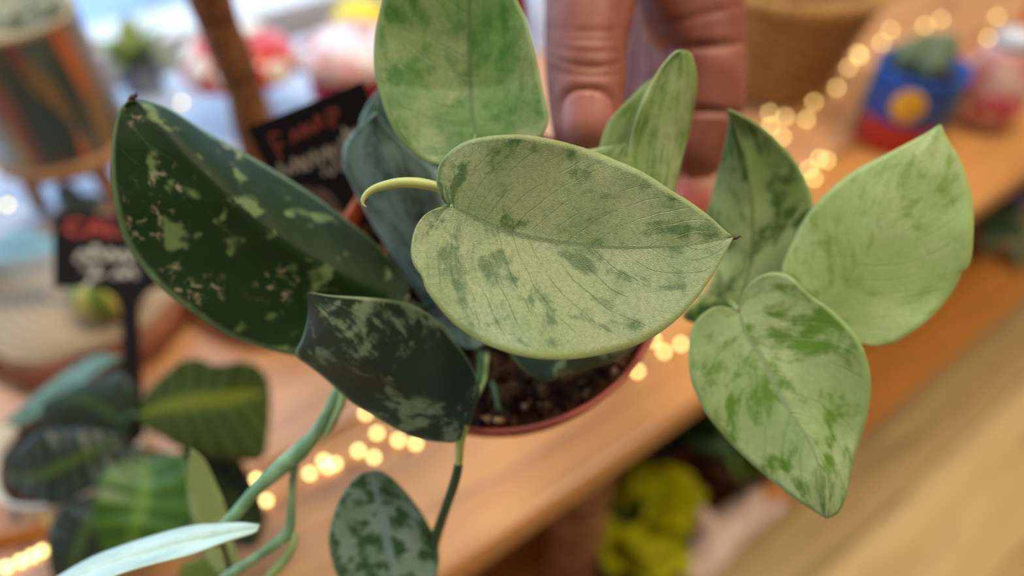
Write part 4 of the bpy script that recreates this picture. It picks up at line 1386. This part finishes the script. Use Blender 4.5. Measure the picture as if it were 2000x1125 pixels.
tube('wick', [cd + ZU * 0.086, cd + ZU * 0.092, cd + ZU * 0.096 + RT * 0.001], 0.0005, M_tip, ct_, 6, 5)

# ------------------------------------------------------------------ lower shelf: plants, driftwood
def bush(name, label, c, potm, lm, nleaf, ln, wd, hgt, seed, spread=1.0, cat='plant', toward=None):
    rnd = random.Random(seed)
    t = thing(name, label, cat, c)
    c = np.asarray(c, float)
    lathe('pot', [(0, 0), (0.032, 0), (0.042, 0.06), (0.044, 0.06), (0.044, 0.068), (0.041, 0.068), (0.038, 0.058), (0, 0.058)], c, potm, t)
    blob_soil('soil', c + ZU * 0.06, 0.037, ZU, 60, M_soil, t, (0.002, 0.004))
    for j in range(nleaf):
        th_ = j * 2.39996 + rnd.uniform(-.3, .3)
        hh = 0.068 + hgt * rnd.random()
        rr = spread * 0.045 * rnd.random()
        d_ = np.array([math.cos(th_), math.sin(th_), 0])
        b_ = c + d_ * rr + ZU * hh
        st_ = tube('stalk', [c + d_ * 0.006 + ZU * 0.06, c + d_ * rr * 0.4 + ZU * (0.06 + (hh - 0.06) * 0.6), b_], 0.0013, M_stem_d, t, 6, 6)
        e_ = rnd.uniform(0.1, 0.9)
        gleaf(b_, [d_[0] * math.cos(e_), d_[1] * math.cos(e_), math.sin(e_)], ZU, ln * rnd.uniform(0.8, 1.2), wd * rnd.uniform(0.8, 1.2), 0.4, lm, t, n=7, ns=3)
    return t


M_ylf = leaf_mat('yellow_green_leaf', (160, 160, 4), (196, 194, 8), thr=0.5, soft=0.2, su=6, sv=3, iso=50, seed=3, trans=0.3, grain=0.05, spec=0.15, rough=0.6)
M_dlf = leaf_mat('deep_green_leaf', (24, 62, 28), (48, 104, 48), thr=0.5, soft=0.2, su=6, sv=3, iso=50, seed=5, trans=0.1, grain=0.05)
M_mlf = leaf_mat('mid_green_leaf', (60, 110, 12), (130, 156, 20), thr=0.5, soft=0.2, su=6, sv=3, iso=50, seed=6, trans=0.2, grain=0.05)
M_dpot = plain('dark_plastic_pot', (44, 42, 46), 0.5)
yb = S(0.170, 0.014, ZL)
bush('yellow_leaf_plant', 'bright yellow-green leafy plant on the lower shelf beside the post', yb, M_dpot, M_ylf, 44, 0.034, 0.032, 0.042, 3, 0.55)
db = S(0.255, 0.088, ZL)
bush('deep_green_plant', 'deep green leafy plant in shade under the upper shelf', db, M_dpot, M_dlf, 54, 0.045, 0.032, 0.10, 4, 1.1)
mb = S(0.305, 0.022, ZL)
bush('fresh_green_plant', 'fresh green small-leaved plant behind the driftwood', mb, plain('brown_pot', (96, 66, 46), 0.6), M_mlf, 26, 0.03, 0.025, 0.055, 9, 0.7)
dw = G(1455, 1035, ZL + 0.02); dw[2] = ZL
drift = thing('driftwood', 'pinkish grey forked driftwood on the lower shelf edge', 'driftwood', dw)
M_dw = plain('driftwood_grey', (222, 192, 180), 0.7, 0.2, 60, 0.3, 0.6)


def dwt(name, pts, r, par):
    return tube(name, [G(a_, b_, z_) for a_, b_, z_ in pts], r, M_dw, par, 10, 16)


main = dwt('trunk', [(1340, 1120, ZL + .016), (1395, 1065, ZL + .024), (1445, 1005, ZL + .034), (1478, 962, ZL + .045)], [0.015, 0.017, 0.014, 0.009], drift)
dwt('branch', [(1400, 1050, ZL + .024), (1378, 1018, ZL + .036), (1362, 995, ZL + .046)], [0.011, 0.009, 0.007], main)
dwt('branch', [(1415, 1060, ZL + .018), (1475, 1015, ZL + .022), (1525, 985, ZL + .026)], [0.011, 0.009, 0.006], main)

# small things on the lower shelf further along
sb = G(1925, 470, ZL); sb[2] = ZL
sh = thing('beige_bowl_plant', 'small beige bowl with trailing green leaves on the lower shelf', 'plant', sb)
lathe('bowl', [(0, 0), (0.02, 0), (0.036, 0.018), (0.040, 0.032), (0.037, 0.032), (0.032, 0.02), (0, 0.012)], sb, plain('beige_glaze', (176, 158, 122), 0.4), sh)
M_tlf = leaf_mat('trailing_leaf', (58, 104, 70), (92, 136, 98), thr=0.5, soft=0.2, seed=4)
for j, (a_, e_) in enumerate(((-1.0, 0.1), (-1.4, 0.0), (-0.6, 0.2), (0.6, 0.5), (2.0, 0.5), (-2.2, 0.3))):
    gleaf(sb + ZU * 0.022, [math.cos(a_), math.sin(a_), 0.35 + e_], ZU, 0.075, 0.024, 0.55, M_tlf, sh, n=8, ns=2)
lb = G(1985, 385, ZL + 0.03); lb[2] = ZL
lv = thing('lilac_pot', 'small lilac pot in the shade of the lower shelf', 'flower pot', lb)
lathe('pot_body', [(0, 0), (0.02, 0), (0.027, 0.045), (0.029, 0.046), (0.029, 0.052), (0.026, 0.052), (0.024, 0.044), (0, 0.044)], lb, plain('lilac_glaze', (150, 140, 190), 0.4), lv)
blob_soil('soil', lb + ZU * 0.046, 0.0235, ZU, 40, M_soil, lv, (0.002, 0.004))

# ------------------------------------------------------------------ strings of fairy lights
M_bulb = emit('fairy_light', (1.0, 0.78, 0.27), 7.5)
M_wire = plain('copper_wire', (168, 124, 70), 0.35)
bm_v, bm_f = lathe_geo([(0, -0.0016), (0.0011, -0.0012), (0.0016, -0.0002), (0.0016, 0.0004), (0.0011, 0.0013), (0, 0.0017)], (0, 0, 0), ZU, 10)
bulb_me = bpy.data.meshes.new('bulb')
bulb_me.from_pydata([tuple(v_) for v_ in bm_v], [], bm_f)
bulb_me.polygons.foreach_set('use_smooth', [True] * len(bulb_me.polygons))
bulb_me.materials.append(M_bulb)


def lights(label, px, z=0.0019):
    pts = [G(a_, b_, z) for a_, b_ in px]
    t = thing('fairy_lights', label, 'string lights', (pts[0][0], pts[0][1], 0), 'strings of fairy lights')
    org = wloc(t)
    mid = [pts[0]]
    for a_, b_ in zip(pts[:-1], pts[1:]):
        mm = (a_ + b_) / 2 + np.array([random.uniform(-.006, .006), random.uniform(-.006, .006), 0])
        mid += [mm, b_]
    mid = [np.array([p_[0], p_[1], 0.0008]) for p_ in mid]
    tube('wire', mid, 0.0005, M_wire, t, 5, len(mid) * 4)
    for p_ in pts:
        o = bpy.data.objects.new('bulb', bulb_me)
        C.objects.link(o)
        o.parent = t
        o.location = p_ - org
    return t


lights('string of warm fairy lights curving past the wicker basket and painted pot',
       [(1590, 348), (1580, 330), (1600, 310), (1615, 313), (1528, 268), (1505, 246), (1503, 220), (1534, 228), (1575, 233), (1590, 199), (1634, 171), (1657, 132), (1680, 109), (1676, 104), (1722, 84), (1740, 58), (1806, 50), (1838, 38), (1930, 74), (1948, 33), (1959, 58), (1964, 80)])
lights('string of warm fairy lights on the front plank beneath the held pot',
       [(1330, 672), (1297, 687), (1276, 664), (1245, 725), (1100, 790), (960, 700), (850, 800), (812, 866), (778, 860), (736, 846), (714, 808), (700, 880), (730, 893), (655, 906), (632, 900), (640, 912), (605, 925), (520, 978), (500, 936), (488, 944)])
lights('string of warm fairy lights lying in front of the striped-leaf plant', [(130, 1100), (82, 1076), (62, 1086), (40, 1096), (12, 1108)])
lights('string of fairy lights running under the plant stand to the window', [(5, 330), (15, 400), (-20, 410), (90, 342), (200, 250), (355, 200), (420, 150)])

# ------------------------------------------------------------------ board lying in the near corner of the shelf
bq = [G(-150, 830, 0), G(10, 862, 0), G(100, 1042, 0), G(-80, 1090, 0)]
bd = thing('wooden_board', 'thick orange wooden board in the lower left corner by the fairy lights', 'board', (bq[0] + bq[2]) / 2)
vs = [q_ + ZU * 0.0005 for q_ in bq] + [q_ + ZU * 0.009 for q_ in bq]
bevel(mesh('board_slab', vs, [(3, 2, 1, 0), (4, 5, 6, 7), (0, 1, 5, 4), (1, 2, 6, 5), (2, 3, 7, 6), (3, 0, 4, 7)], wood('board_wood', (190, 118, 52), (206, 136, 66), (120, 74, 38), SANG + 0.9, 0.45, 1.3, 0.15, 3.3), bd, smooth=False), 0.0015, 2)
kp = G(32, 1000, 0.0095)
lathe('peg', [(0, 0), (0.0035, 0), (0.0035, 0.0008), (0.003, 0.0012), (0, 0.0012)], kp, plain('steel_peg', (110, 104, 98), 0.4), bd, n=16)
